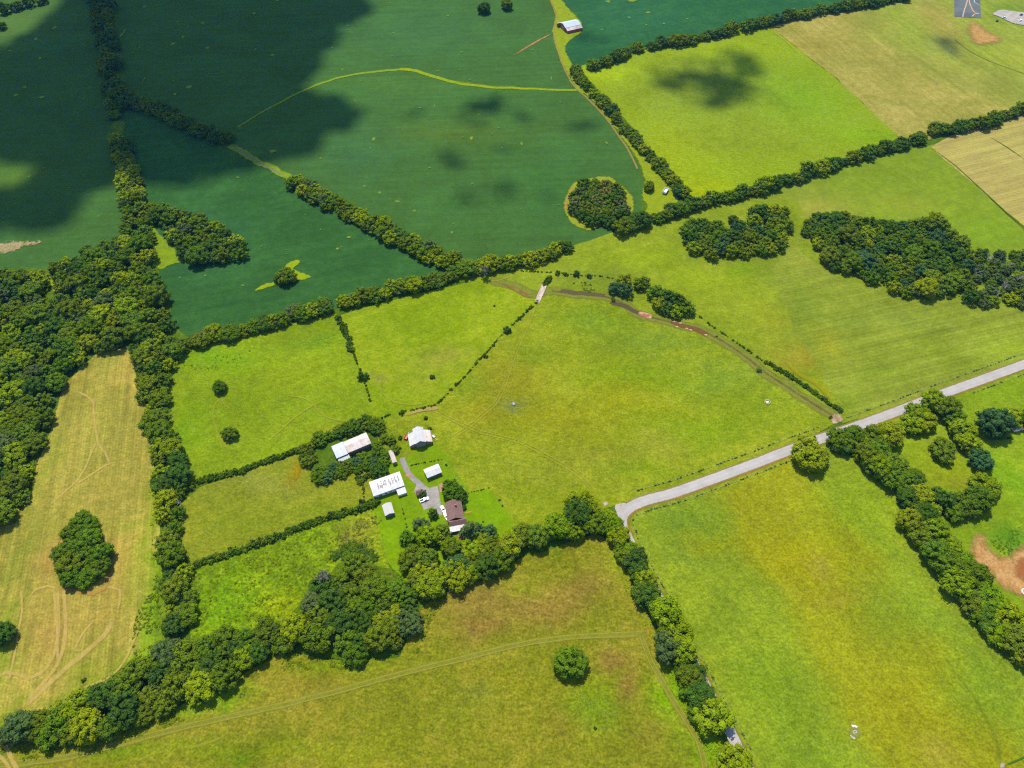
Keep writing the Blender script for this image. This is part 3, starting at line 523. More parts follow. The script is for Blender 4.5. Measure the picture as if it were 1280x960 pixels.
strip('footpath', [(580, 642), (587, 640), (593, 638)], 1.0, decal_mat('walk', S(196, 160, 70), None, .4, .4), z=.33)
strip('dirt_path', [(503, 572), (507, 567), (512, 565)], 2.2, decal_mat('lane_worn', S(170, 160, 60), None, .4, .8, .8), z=.33)

# ------------------------------------------------------------------ foliage
def ico(sub):
    bm = bmesh.new(); bmesh.ops.create_icosphere(bm, subdivisions=sub, radius=1)
    V = np.array([v.co[:] for v in bm.verts]); T = np.array([[v.index for v in f.verts] for f in bm.faces]); bm.free(); return V, T
ICO = {k: ico(k) for k in (1, 2, 3)}
def leaves(C, N, size, g):
    """little two-triangle leaf sprays at C facing about N"""
    n = len(C); N = N+g.normal(0, .36, (n, 3)); N /= np.linalg.norm(N, axis=1)[:, None]
    U = np.cross(N, g.normal(0, 1, (n, 3))); U /= np.linalg.norm(U, axis=1)[:, None]+1e-9; W = np.cross(N, U)
    a = (size*g.uniform(.6, 1.4, n))[:, None]; b = a*g.uniform(.5, .9, (n, 1)); k = N*a*g.uniform(-.25, .25, (n, 1))
    V = np.stack([C-U*a, C-W*b+k, C+U*a, C+W*b+k], 1).reshape(-1, 3)
    i = np.arange(n)[:, None]*4; T = np.concatenate([i+np.array([0, 1, 2]), i+np.array([0, 2, 3])], 0); return V, T
def gen_crown(seed, Rr, z0, z1, nl, per, leaf, core=2, cone=0.0):
    g = np.random.default_rng(seed); zc = z0+(z1-z0)*.42; hz = (z1-z0)*.56
    el = np.array([g.uniform(.86, 1.12), g.uniform(.86, 1.12), 1])
    c = [np.array([0, 0, zc-hz*.1])]; r = [Rr*.6]
    for i in range(nl):
        u = (i+.5)/nl; zz = 1-1.6*u+g.uniform(-.14, .14); zz = max(-.66, min(1, zz)); ph = i*2.39996+g.uniform(-.6, .6); q = math.sqrt(max(0, 1-zz*zz))
        k = g.uniform(.62, .90); lr = Rr*g.uniform(.14, .29)*(1-.4*cone)
        wide = q*(1-cone*max(0, zz*.5+.3))
        c.append(np.array([math.cos(ph)*wide*Rr*k, math.sin(ph)*wide*Rr*k, zc+zz*hz*k])*el); r.append(lr)
    c = np.array(c); r = np.array(r); VV, TT = [], []; off = 0
    bv, bt = ICO[core]
    for i in range(len(c)):
        d = np.array([mnoise.noise(Vector(tuple(v*2.2+c[i]*.37+seed))) for v in bv])
        v = bv*(r[i]*(.76+.3*d))[:, None]*np.array([1, 1, .9])+c[i]; VV.append(v); TT.append(bt+off); off += len(v)
        m = int(per*(r[i]/(.25*Rr))**2); n = g.normal(0, 1, (m, 3)); n[:, 2] += .3; n /= np.linalg.norm(n, axis=1)[:, None]
        p = c[i]+n*r[i]*np.array([1, 1, .9])*g.uniform(.84, 1.12, (m, 1))
        nz = np.array([mnoise.noise(Vector(tuple(q_*(4.6/Rr)+seed))) for q_ in p])
        p = p+n*(nz*.13*Rr)[:, None]*.8
        dd = np.linalg.norm((p[:, None]-c[None])/r[None, :, None], axis=2); dd[:, i] = 9
        keep = (dd.min(1) > .8) & (nz > -.34); p, n = p[keep], n[keep]
        if len(p):
            v, t = leaves(p, n+np.array([0, 0, .25]), leaf, g); VV.append(v); TT.append(t+off); off += len(v)
    return np.concatenate(VV), np.concatenate(TT)
def np_mesh(name, V, T, mat):
    o = mesh_np(name, V, T, mat); me = o.data; bpy.data.objects.remove(o); return me
leafM = leaf_mat('leaves', False); leafA = leaf_mat('leaves_mass', True)
bark = plain('bark', (.09, .07, .05), .95, .25, 2, (.14, .12, .09))
crowns = [np_mesh('crown', *gen_crown(100+i, 7.0, .6+.3*(i % 3), 9.6+1.1*(i % 4), 54+6*(i % 4), 66, .38), leafM) for i in range(9)]
cones = [np_mesh('crown', *gen_crown(300+i, 5.5, .6, 13.5, 40, 80, .36, cone=.75), leafM) for i in range(2)]
bushes = [np_mesh('foliage', *gen_crown(400+i, 2.2, -.5, 2.9, 14, 60, .2), leafM) for i in range(3)]
def trunk_mesh(seed, h=8.0):
    g = random.Random(seed); m = MB(); m.tube([(0, 0, -.4), (.05, 0, 1), (g.uniform(-.2, .2), g.uniform(-.2, .2), h*.5), (g.uniform(-.5, .5), g.uniform(-.5, .5), h)], [.55, .38, .28, .1], 8)
    for k in range(5):
        a = k*1.3+g.random(); z = h*g.uniform(.25, .6); L = g.uniform(2.5, 4.2)
        m.tube([(0, 0, z), (math.cos(a)*L*.5, math.sin(a)*L*.5, z+1.3), (math.cos(a)*L, math.sin(a)*L, z+3.0)], [.2, .13, .05], 6)
    o = m.build('trunk', bark); me = o.data; bpy.data.objects.remove(o); return me
trunks = [trunk_mesh(i) for i in range(3)]

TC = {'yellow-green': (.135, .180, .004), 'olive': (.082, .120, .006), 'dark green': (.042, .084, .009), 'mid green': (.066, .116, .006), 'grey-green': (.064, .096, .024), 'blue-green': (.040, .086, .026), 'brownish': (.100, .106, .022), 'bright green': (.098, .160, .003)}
trees = []   # dict(region, x, y, d, colour, kind)
REG = {}
def region(key, place, group, ends, palette, d, axis='x'):
    REG[key] = dict(place=place, group=group, ends=ends, pal=palette, d=d, axis=axis, items=[])
    return key
def pick(pal): return rng.choices([p[0] for p in pal], [p[1] for p in pal])[0]
def add_tree(key, w, d, col=None, kind='round'):
    r = REG[key]; col = col or pick(r['pal']); r['items'].append(dict(key=key, x=w.x, y=w.y, d=d, col=col, kind=kind))
def row(key, px, sp=.72, wob=.18, double=0.0):
    r = REG[key]; d0 = sum(r['d'])/2; pts = catmull([P(x, y, d0*.45) for x, y in px], 1.0); acc = 0; nxt = 0
    for i in range(len(pts)-1):
        acc += (pts[i+1]-pts[i]).length
        if acc >= nxt:
            d = rng.uniform(*r['d']); nr = (pts[i+1]-pts[i]).normalized(); nr = Vector((-nr.y, nr.x))
            sgn = rng.choice((-1, 1))
            if key not in ('farright', 'diagtop', 'barnbush') and rng.random() < .05: nxt = acc+d*.5; continue
            p = pts[i]+nr*(rng.uniform(-wob, wob)*d+sgn*double*.5); add_tree(key, p, d)
            if double and rng.random() < .85: add_tree(key, p-nr*sgn*double*rng.uniform(.8, 1.1), rng.uniform(*r['d']))
            nxt = acc+d*sp*rng.uniform(.8, 1.2)
def wood(key, px, sp=.7, holes=()):
    r = REG[key]; d0 = sum(r['d'])/2; poly = [P(x, y, d0*.5) for x, y in px]; hl = [[P(x, y, 0) for x, y in h] for h in holes]
    xs = [p.x for p in poly]; ys = [p.y for p in poly]; got = []
    fails = 0
    while fails < 1500:
        x, y = rng.uniform(min(xs), max(xs)), rng.uniform(min(ys), max(ys)); d = rng.uniform(*r['d']); X, Y = np.array([x]), np.array([y])
        ok = inside(poly, X, Y)[0] and dist_edge(poly, X, Y)[0] > d*.28 and all((x-a)**2+(y-b)**2 > (sp*(d+e)/2)**2 for a, b, e in got) and not any(inside(h, X, Y)[0] or dist_edge(h, X, Y)[0] < d*.3 for h in hl)
        if ok: got.append((x, y, d)); add_tree(key, Vector((x, y)), d); fails = 0
        else: fails += 1
def singles(key, lst):
    for x, y, d, *rest in lst: add_tree(key, P(x, y, d*.5), d, *rest)

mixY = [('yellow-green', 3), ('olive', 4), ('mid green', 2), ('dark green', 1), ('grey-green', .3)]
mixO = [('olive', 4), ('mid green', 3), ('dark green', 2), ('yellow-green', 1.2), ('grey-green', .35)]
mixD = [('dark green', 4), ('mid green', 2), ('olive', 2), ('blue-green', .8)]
mixF = [('mid green', 3), ('dark green', 2), ('olive', 3), ('yellow-green', 1.2), ('blue-green', .5)]
mixB = [('yellow-green', 2.5), ('bright green', 2.5), ('mid green', 2), ('olive', 2), ('dark green', .8)]
G1 = 'trees of the wood beside the tan hay strip'
region('wood', 'the wood beside the tan hay strip', G1, 'hay strip', mixO+[('yellow-green', 2.5)], (10, 17.5))
wood('wood', [(-50, 330), (30, 334), (60, 328), (85, 314), (145, 292), (186, 296), (198, 345), (205, 372), (216, 402), (178, 428), (150, 424), (120, 436), (86, 458), (70, 495), (56, 535), (42, 575), (34, 612), (8, 645), (-50, 660)], .68, [[(60, 350), (68, 348), (76, 370), (72, 392)]])
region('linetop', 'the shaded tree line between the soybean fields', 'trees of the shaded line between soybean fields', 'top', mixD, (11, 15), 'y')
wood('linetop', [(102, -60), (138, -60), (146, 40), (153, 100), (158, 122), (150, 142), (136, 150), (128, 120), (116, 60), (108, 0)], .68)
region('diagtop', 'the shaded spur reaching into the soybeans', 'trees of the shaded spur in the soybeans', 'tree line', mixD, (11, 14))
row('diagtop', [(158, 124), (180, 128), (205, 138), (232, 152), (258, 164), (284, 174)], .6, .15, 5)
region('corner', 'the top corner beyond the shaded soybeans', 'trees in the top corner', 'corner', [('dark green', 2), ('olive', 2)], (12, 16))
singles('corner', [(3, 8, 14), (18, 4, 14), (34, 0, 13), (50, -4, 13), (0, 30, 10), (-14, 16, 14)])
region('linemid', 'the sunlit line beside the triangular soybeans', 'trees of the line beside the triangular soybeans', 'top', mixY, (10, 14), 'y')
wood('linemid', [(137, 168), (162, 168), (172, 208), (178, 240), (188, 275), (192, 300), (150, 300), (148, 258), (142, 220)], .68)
region('clump', 'the oval clump in the triangular soybean field', 'trees of the oval clump in the soybeans', 'glade', mixO, (11, 15))
wood('clump', [(178, 246), (200, 252), (250, 268), (290, 283), (306, 298), (304, 320), (270, 328), (240, 326), (222, 314), (205, 290), (186, 268)], .62)
region('belt', 'the belt between hay strip and pastures', 'trees of the belt beside the hay strip', 'top', mixY, (9, 16.5), 'y')
wood('belt', [(152, 428), (190, 408), (235, 425), (216, 450), (206, 480), (212, 520), (226, 560), (234, 600), (226, 630), (232, 690), (240, 740), (240, 795), (208, 800), (196, 740), (200, 690), (192, 640), (180, 600), (180, 550), (172, 500), (162, 460)], .62)
region('rowmid', 'the tree row between soybeans and pastures', 'trees of the row between soybeans and pastures', 'belt', mixY, (8.5, 14))
row('rowmid', [(240, 424), (265, 418), (290, 411), (330, 400), (365, 390), (400, 382), (440, 374), (480, 362), (520, 352), (555, 342), (600, 333), (640, 324), (680, 314), (714, 303)], .62, .18, 2.5)
region('diag', 'the diagonal row between two soybean fields', 'trees of the diagonal row between soybeans', 'top', mixY, (10, 13.5))
row('diag', [(366, 226), (395, 240), (430, 258), (465, 276), (500, 295), (535, 312), (566, 326)], .58, .15, 7)
region('rowright', 'the long row below the bright pasture', 'trees of the row below the bright pasture', 'soybean end', mixO+[('dark green', 2)], (7, 15))
row('rowright', [(776, 284), (800, 276), (830, 266), (860, 257), (900, 246), (940, 235), (975, 224), (1010, 213), (1040, 205), (1075, 193), (1095, 186), (1130, 178), (1160, 165), (1200, 156), (1240, 147), (1270, 138), (1320, 122)], .6, .2, 1.5)
region('rowlane', 'the row beside the barn lane', 'trees of the row beside the barn lane', 'barn', mixO, (7.5, 12.5), 'y')
row('rowlane', [(718, 86), (735, 106), (755, 126), (775, 150), (795, 173), (815, 195), (835, 217), (854, 238)], .6, .12, 2)
region('rowtop', 'the row above the bright pasture', 'trees of the row above the bright pasture', 'barn lane', mixD+[('olive', 3)], (8, 15))
row('rowtop', [(742, 79), (770, 70), (800, 58), (830, 52), (865, 46), (900, 38), (940, 30), (975, 21), (1010, 14), (1050, 7), (1090, 1), (1140, -8)], .6, .18, 2)
region('islet', 'the round copse in the soybeans', 'trees of the round copse in the soybeans', 'soybean side', [('olive', 3), ('dark green', 3), ('grey-green', 1), ('brownish', 1)], (10, 13))
wood('islet', [(710, 250), (715, 235), (728, 224), (750, 220), (775, 230), (789, 248), (785, 265), (765, 279), (738, 282), (718, 270)], .6)
region('copse', 'the copse below the long row', 'trees of the copse below the long row', 'creek', mixF, (10, 13))
wood('copse', [(848, 285), (868, 268), (890, 275), (910, 278), (930, 276), (945, 252), (985, 260), (992, 285), (978, 312), (930, 316), (898, 322), (862, 308)], .62, [[(908, 268), (930, 258), (936, 268), (915, 276)]])
region('bigcopse', 'the big wood above the striped hay field', 'trees of the wood above the striped hay field', 'copse', mixF, (9, 15.5))
wood('bigcopse', [(1003, 278), (1020, 262), (1050, 260), (1095, 272), (1140, 272), (1182, 262), (1200, 288), (1218, 305), (1222, 340), (1195, 362), (1150, 368), (1120, 362), (1085, 345), (1045, 332), (1022, 318), (1012, 298)], .64)
region('scrubwood', 'the thin wood with grey dead trees', 'trees of the thin wood with dead trees', 'big wood', [('yellow-green', 2), ('olive', 2), ('grey-green', 3), ('dark green', 1)], (7, 11))
wood('scrubwood', [(1222, 305), (1250, 312), (1285, 304), (1330, 320), (1330, 390), (1290, 386), (1260, 375), (1235, 380), (1205, 378), (1206, 355), (1222, 340)], .92)
region('creek', 'the creek bend', 'trees at the creek bend', 'pink rock', mixF, (10, 13))
singles('creek', [(770, 356, 11), (780, 349, 12), (783, 362, 10), (801, 352, 11), (806, 350, 9), (820, 362, 12), (834, 368, 12), (848, 374, 12), (860, 382, 12), (824, 378, 10), (846, 386, 11), (834, 384, 10)])
region('bottom', 'the lower wood below the weedy field', 'trees of the lower wood', 'hay strip', mixO, (9, 16))
wood('bottom', [(8, 915), (36, 888), (80, 882), (130, 848), (165, 828), (215, 800), (255, 792), (300, 785), (345, 775), (370, 765), (385, 740), (400, 705), (440, 690), (480, 722), (512, 715), (528, 740), (516, 790), (490, 822), (440, 827), (420, 806), (350, 812), (290, 852), (240, 872), (190, 906), (140, 918), (60, 928), (20, 932)], .62)
singles('bottom', [(24, 908, 14, 'grey-green'), (10, 916, 11, 'grey-green'), (46, 905, 13, 'olive')])
region('houserow', 'the grove by the road bend', 'trees of the grove by the road bend', 'brown house', mixB, (10, 15))
wood('houserow', [(572, 700), (600, 676), (640, 662), (690, 650), (712, 640), (745, 634), (762, 652), (745, 668), (700, 672), (655, 690), (620, 712), (570, 730), (535, 752), (515, 738), (512, 712), (550, 715)], .62)
singles('houserow', [(727, 627, 16, 'yellow-green'), (722, 640, 16, 'dark green')])
region('yardtree', 'the farmhouse lawn', 'trees on the farmhouse lawn', 'white barn', mixB, (8, 14))
singles('yardtree', [(509, 672, 9, 'mid green'), (514, 695, 13, 'olive'), (533, 696, 12, 'olive'), (541, 641, 6.5, 'dark green'), (527, 655, 9, 'grey-green'), (545, 671, 10, 'yellow-green'), (534, 669, 11, 'bright green'), (553, 662, 9.5, 'olive'), (565, 611, 11.5, 'mid green'), (573, 616, 9, 'dark green'), (558.5, 604, 5.5, 'dark green'), (563, 683, 11, 'olive'), (587, 664, 12, 'grey-green', 'cone'), (596, 660, 7, 'blue-green', 'cone'), (612, 664, 9, 'blue-green', 'cone'), (590, 682, 13, 'yellow-green'), (570, 706, 14, 'blue-green'), (528, 616, 4.5, 'dark green'), (578, 622, 6, 'dark green'), (604, 678, 11, 'yellow-green'), (531, 713, 13, 'yellow-green'), (580, 634, 3, 'dark green')])
region('roadrow', 'the row along the road', 'trees of the row along the road', 'road bend', mixB+[('dark green', 2)], (9, 13), 'y')
singles('roadrow', [(766, 655, 11.5, 'bright green'), (773, 668, 12.5, 'yellow-green'), (783, 684, 11.5), (794, 697, 12.5, 'dark green'), (800, 712, 11.5), (807, 724, 11.5), (810, 740, 13.5, 'dark green'), (833, 762, 14.5, 'yellow-green'), (846, 792, 15.5, 'yellow-green'), (836, 808, 13.5, 'grey-green'), (856, 812, 13.5, 'yellow-green'), (864, 837, 13.5, 'dark green'), (868, 858, 12.5, 'mid green'), (879, 870, 14.5, 'dark green'), (892, 892, 16.5, 'yellow-green'), (921, 955, 14.5, 'yellow-green'), (875, 890, 9.5, 'olive'), (855, 826, 9.5, 'mid green'), (748, 652, 12, 'olive'), (757, 645, 11, 'yellow-green'), (782, 690, 11, 'olive'), (806, 738, 11), (838, 786, 12, 'olive'), (862, 846, 11, 'olive'), (880, 876, 12, 'olive')])
region('farright', 'the shelter belt around the far yard', 'trees around the far yard', 'paved road', mixB+[('mid green', 2)], (12, 16))
row('farright', [(1054, 552), (1075, 546), (1098, 540), (1118, 532)], .7, .2, 3)
row('farright', [(1092, 565), (1110, 583), (1132, 602), (1150, 622), (1166, 640)], .6, .15, 7)
row('farright', [(1150, 645), (1166, 668), (1184, 690), (1200, 712), (1218, 735), (1240, 758), (1262, 780), (1280, 800)], .58, .15, 10)
singles('farright', [(1014, 563, 19, 'yellow-green'), (1140, 528, 12), (1150, 515, 13), (1168, 500, 13, 'yellow-green'), (1186, 508, 14, 'olive'), (1196, 520, 13, 'mid green'), (1158, 522, 14, 'yellow-green'), (1205, 535, 14, 'yellow-green'), (1212, 552, 13), (1228, 572, 13, 'blue-green'), (1182, 559, 14, 'olive'), (1246, 526, 18, 'blue-green'), (1268, 520, 13, 'yellow-green'), (1284, 522, 12, 'dark green'), (1236, 604, 14, 'yellow-green'), (1226, 622, 15, 'mid green'), (1210, 628, 14), (1196, 635, 12), (1178, 622, 13, 'dark green'), (1282, 818, 12, 'yellow-green'), (1226, 722, 13, 'mid green')])
region('lone', 'its field', 'lone trees', '', mixD, (10, 14))
region('haycopse', 'the oval copse in the tan hay strip', 'trees of the copse in the hay strip', 'upper end', mixD+[('mid green', 3)], (10, 14), 'y')
wood('haycopse', [(84, 645), (100, 638), (116, 645), (128, 660), (135, 685), (130, 715), (112, 730), (90, 730), (72, 722), (66, 700), (74, 670)], .58)
region('barnbush', 'the thicket around the rusty barn', 'trees of the thicket around the rusty barn', 'paddock gate', mixD+[('mid green', 3), ('olive', 2)], (6, 9))
row('barnbush', [(384, 572), (380, 560), (392, 549), (405, 543), (420, 538), (436, 533), (452, 529), (466, 526), (474, 538)], .62, .1, 3)
row('barnbush', [(398, 592), (412, 588), (430, 582), (448, 578), (462, 572), (474, 566), (482, 556)], .6, .15, 5)
singles('barnbush', [(384, 574, 8, 'olive'), (476, 586, 9, 'dark green'), (468, 583, 7), (488, 548, 7), (480, 546, 7), (492, 560, 6), (478, 576, 7, 'mid green'), (470, 590, 6, 'dark green'), (450, 600, 5, 'olive'), (470, 556, 6, 'mid green'), (456, 571, 6)])

for k, h_ in (('rowmid', .78), ('diag', .82), ('rowright', .82), ('rowlane', .78), ('rowtop', .82), ('barnbush', .7), ('belt', .85), ('wood', .88), ('diagtop', .85), ('bigcopse', .85), ('islet', .8)): REG[k]['h'] = h_
for r in REG.values():
    ax = r['axis']; r['items'].sort(key=lambda t: t['x'] if ax == 'x' else -t['y'])
    n = len(r['items'])
    for i, t in enumerate(r['items']): t['i'] = i; t['n'] = n
lones = [(713, 827, 14.5, 'mid green', 'dark round lone tree in the rough meadow below its mown track'), (286, 540, 9, 'olive', 'thin-topped olive lone tree in the pasture above the paddock hedge'), (273, 482, 9, 'mid green', 'small round lone tree high in the green pasture beside the belt'), (356, 342, 13, 'olive', 'olive lone tree on a yellow grass islet in the dark soybeans'),
         (605, 8, 13, 'dark green', 'dark lone tree in the far soybeans near the top edge'), (633, 3, 13, 'olive', 'olive lone tree on a grass ring beside the barn soybeans'), (812, 231, 9, 'olive', 'small lone tree beside the white wagon near the soybeans'), (3, 791, 11, 'dark green', 'dark lone tree cut by the photo edge beside the hay strip'), (346, 349, 5, 'dark green', 'small dark tree beside the olive tree on the soybean islet'),
         (849, 236, 10, 'dark green', 'dark tree where the lane row meets the long row'), (917, 273, 8, 'mid green', 'small round tree standing apart above the copse')]
for x, y, d, c, lb in lones:
    w_ = P(x, y, d*.5); trees.append(dict(key='lone', x=w_.x, y=w_.y, d=d, col=c, kind='round', label=lb))
for k, r in REG.items(): trees += r['items']
fw = Vector((0, cp, -sp))
def pxsize(t):
    dep = Vector((t['x'], t['y'], -H)).dot(fw); t['dep'] = dep; t['px'] = (F*t['x']/dep+640, 480-F*Vector((t['x'], t['y'], -H)).dot(Vector((0, sp, cp)))/dep); return F*t['d']/dep
vis = []
rest = []
for t in trees:
    t['s'] = pxsize(t); x, y = t['px']
    (vis if -25 < x < 1305 and -25 < y < 985 else rest).append(t)
vis.sort(key=lambda t: -t['s']*(3 if t['key'] in ('lone',) else 1))
NIND = 300
indiv, mass = vis[:NIND], vis[NIND:]+[t for t in rest if -60 < t['px'][0] < 1340]
print('TREES', len(trees), 'indiv', len(indiv), 'mass', len(mass), {k: len(r['items']) for k, r in REG.items()})
def nth(i):
    i += 1; return f"{i}{'th' if 10 <= i % 100 <= 20 else {1: 'st', 2: 'nd', 3: 'rd'}.get(i % 10, 'th')}"
def jitc(c, a=.13):
    k = rng.uniform(1-a, 1+a); return (c[0]*k*rng.uniform(.9, 1.1), c[1]*k, c[2]*k*rng.uniform(.8, 1.2), 1)
endtxt = {k: r['ends'] for k, r in REG.items()}
for t in indiv:
    r = REG[t['key']]; s = t['d']/14*1.12
    e = empty('tree', (t['x'], t['y'], 0), rng.uniform(0, 6.28))
    hs = rng.uniform(.8, 1.05)*r.get('h', .9)
    if t['kind'] == 'cone': s = t['d']/11*1.1
    e.scale = (s*rng.uniform(.93, 1.07), s*rng.uniform(.93, 1.07), s*hs)
    if 'label' in t: lb = t['label']
    else:
        size = 'large ' if t['d'] > (r['d'][0]+r['d'][1])/2+1 else ('small ' if t['d'] < (r['d'][0]+r['d'][1])/2-1 else '')
        form = 'cone-shaped ' if t['kind'] == 'cone' else ''
        i, n = t['i'], t['n']
        en = {'x': ('left', 'right'), 'y': ('top', 'bottom')}[r['axis']]
        o = f"{nth(i)} from {en[0]}" if i < n-i else f"{nth(n-1-i)} from {en[1]}"
        lb = f"{size}{form}{t['col']} tree, {o} in {r['place']}"
    tag(e, lb, 'tree', r['group'])
    tr = bpy.data.objects.new('trunk', trunks[rng.randrange(3)]); COL.objects.link(tr); tr.parent = e
    cr = bpy.data.objects.new('crown', (cones[rng.randrange(2)] if t['kind'] == 'cone' else crowns[rng.randrange(9)])); COL.objects.link(cr); cr.parent = e
    cr.color = jitc(TC[t['col']])

class Merger:
    def __init__(s): s.V = []; s.T = []; s.C = []; s.n = 0
    def add(s, tpl, loc, sc, rz, col):
        v, t = tpl; c_, s_ = math.cos(rz), math.sin(rz); v = v*np.array(sc); v = np.c_[v[:, 0]*c_-v[:, 1]*s_, v[:, 0]*s_+v[:, 1]*c_, v[:, 2]]+np.array(loc)
        s.V.append(v.astype(np.float32)); s.T.append(t+s.n); s.n += len(v); s.C.append(np.tile(np.array(tuple(col[:3])+(1,), np.float32), (len(v), 1)))
    def build(s, name, mat, parent=None):
        return mesh_np(name, np.concatenate(s.V), np.concatenate(s.T), mat, parent, {'col': ('FLOAT_COLOR', np.concatenate(s.C))})
lowcrown = [gen_crown(500+i, 7.0, .8, 9.8+i % 3, 34, 26, .58, core=1) for i in range(5)]
M = Merger()
for t in mass:
    s = t['d']/14*1.12; M.add(lowcrown[rng.randrange(5)], (t['x'], t['y'], 0), (s, s, s*rng.uniform(.8, 1.05)*REG[t['key']].get('h', .9)), rng.uniform(0, 6.28), jitc(TC[t['col']]))
if M.n: tag(M.build('distant_trees', leafA), kind='stuff')

# low growth: hedges, weeds
lump = [gen_crown(600+i, 1.0, -.35, 1.0, 6, 16, .2, core=1) for i in range(4)]
def lumps_line(M, px, wd, h, cols, dens=1.0, world=False, gap=.0, z=0):
    pts = catmull(px if world else wpoly(px), .5)
    L = len(pts)
    for i in range(int(L*.5*dens)):
        p = pts[rng.randrange(L)]
        if gap and mnoise.noise(Vector((p.x*.12, p.y*.12, 5))) < gap-.5: continue
        s = rng.uniform(.5, 1.0); o = wd*.5*rng.uniform(-1, 1)*(1-.3*s); a = rng.uniform(0, 6.28)
        r_ = h*s*.62
        M.add(lump[rng.randrange(4)], (p.x+math.cos(a)*o, p.y+math.sin(a)*o, z), (r_*1.05, r_*1.05, r_*rng.uniform(.9, 1.5)), a, jitc(rng.choice(cols), .25))
hc = [TC['dark green'], TC['mid green'], TC['olive']]
hedges = [
    ([(234, 612), (250, 602), (268, 597), (284, 594), (300, 590), (318, 583), (336, 576), (352, 571), (376, 562)], 4.2, 3.6, 2.6, 0, 'leafy hedge between the lone-tree pasture and the paddock'),
    ([(236, 712), (252, 704), (270, 698), (290, 691), (318, 682), (346, 671), (372, 661), (398, 651), (424, 643), (446, 638), (470, 629)], 4.6, 4.0, 2.4, 0, 'thick hedge between the paddock and the weedy field'),
    ([(422, 398), (428, 408), (433, 420), (438, 432), (441, 440)], 4.0, 4.0, 1.7, 0, 'short bushy hedge hanging below the tree row between two pastures'),
    ([(441, 440), (445, 450), (449, 460), (456, 478), (461, 495), (466, 512), (470, 526)], 1.2, 1.6, 1.4, .25, 'thin weedy fence line running down to the rusty barn'),
    ([(688, 347), (683, 354), (678, 359)], 3.4, 3.6, 1.6, 0, 'short bushy hedge just above the pink creek crossing'),
    ([(672, 376), (664, 384), (656, 392), (645, 402)], 2.2, 2.2, 1.2, .2, 'dark weedy fence line falling away from the creek crossing'),
    ([(645, 402), (630, 416), (612, 436), (596, 454), (580, 472), (566, 486), (552, 500), (545, 506)], 1.1, 1.5, 1.5, .22, 'dotted weedy fence line between middle and central pastures'),
    ([(477, 522), (490, 518), (502, 515), (512, 513), (530, 510), (545, 506)], 1.5, 1.8, 1.0, .3, 'weedy fence line above the small white-roofed barn'),
    ([(640, 338), (668, 340), (695, 341), (720, 344), (745, 345), (766, 348)], 1.4, 1.6, .9, .25, 'thin weedy line above the creek meadow'),
    ([(874, 396), (890, 408), (905, 418), (922, 430), (940, 442), (958, 454)], 1.6, 1.8, 1.0, .15, 'thin dark fence line from creek trees toward the hedge'),
    ([(956, 452), (975, 463), (992, 474), (1010, 486), (1030, 500), (1050, 514)], 3.6, 3.0, 2.6, 0, 'dark hedge beside the creek ending at the paved road'),
    ([(514, 582), (524, 580), (534, 578), (545, 576), (553, 575)], .9, 1.3, 1.3, 0, 'low clipped hedge above the white shed with green walls'),
    ([(583, 617.5), (592, 615), (602, 612.5), (611, 610.5)], .9, 1.2, 1.4, 0, 'low dark hedge line on the lawn behind the brown house'),
    ([(503, 636), (505, 644), (507, 652), (508.5, 661)], .9, 1.2, 1.1, .1, 'thin dark hedge across the lawn below the small shed'),
    ([(1236, 548.5), (1250, 549), (1264, 548)], 1.6, 1.5, 1.8, 0, 'clipped dark hedge in front of the shaded far house'),
    ([(454, 606), (455, 616), (455, 628)], 2.0, 2.0, 1.0, .1, 'row of small bushes beside the long white building'),
    ([(446, 600), (454, 598), (464, 594), (472, 590)], 4.0, 3.4, 1.6, 0, 'bushy hedge behind the long white building'),
    ([(452, 632), (462, 630), (472, 627)], 4.2, 4.0, 1.8, 0, 'dense bushes below the long white building'),
]
for px, wd, h, dn, gp, lb in hedges:
    M = Merger(); lumps_line(M, px, wd, h, hc, dn, gap=gp)
    o = M.build('hedge', leafA); tag(o, lb, 'hedge')
# weedy wire fences along the road
wire_m = plain('fence_wire', (.25, .25, .25), .5); post_m = plain('fence_post', (.22, .17, .12), .9)
def post_mesh():
    o = MB().tube([(0, 0, -.3), (0, 0, 1.35)], [.08, .07], 7).build('post', post_m); me = o.data; bpy.data.objects.remove(o); return me
PM = post_mesh()
def fence(pts, label, sp=6.0, weeds=None):
    c = catmull(pts, 1.0); root = empty('fence', (c[0].x, c[0].y, 0)); tag(root, label, 'fence')
    org = Vector((c[0].x, c[0].y, 0)); acc = 0; nxt = 0; n = 0
    for i in range(len(c)-1):
        if acc >= nxt and n < 98:
            o = bpy.data.objects.new('post', PM); COL.objects.link(o); o.parent = root; o.location = Vector((c[i].x, c[i].y, 0))-org; nxt += sp; n += 1
        acc += (c[i+1]-c[i]).length
    m = MB(); line = c[::4]+[c[-1]]
    for z in (.35, .7, 1.1): m.tube([Vector((p.x, p.y, z))-org for p in line], [.015]*len(line), 4)
    m.build('wire', wire_m, root)
    if weeds:
        Mg = Merger(); lumps_line(Mg, c, weeds[0], weeds[1], weeds[3], weeds[2], world=True, gap=weeds[4])
        o = Mg.build('weeds', leafA, root); o.location = -org; o['kind'] = 'stuff'
def along(off, i0, i1):
    out = []
    for i in range(i0, i1, 3):
        d = (RD[min(i+1, len(RD)-1)]-RD[max(i-1, 0)]).normalized(); out.append(RD[i]+Vector((-d.y, d.x))*off)
    return out
def idx(x, y):
    p = P(x, y); return min(range(len(RD)), key=lambda i: (RD[i]-Vector(p[:2])).length)
i1 = idx(1050, 540); i2 = idx(795, 630)
fence(along(-7.5, 0, i1-2), 'weedy wire fence above the road along the striped hay field', 6, (.8, 1.1, .7, hc, .35))
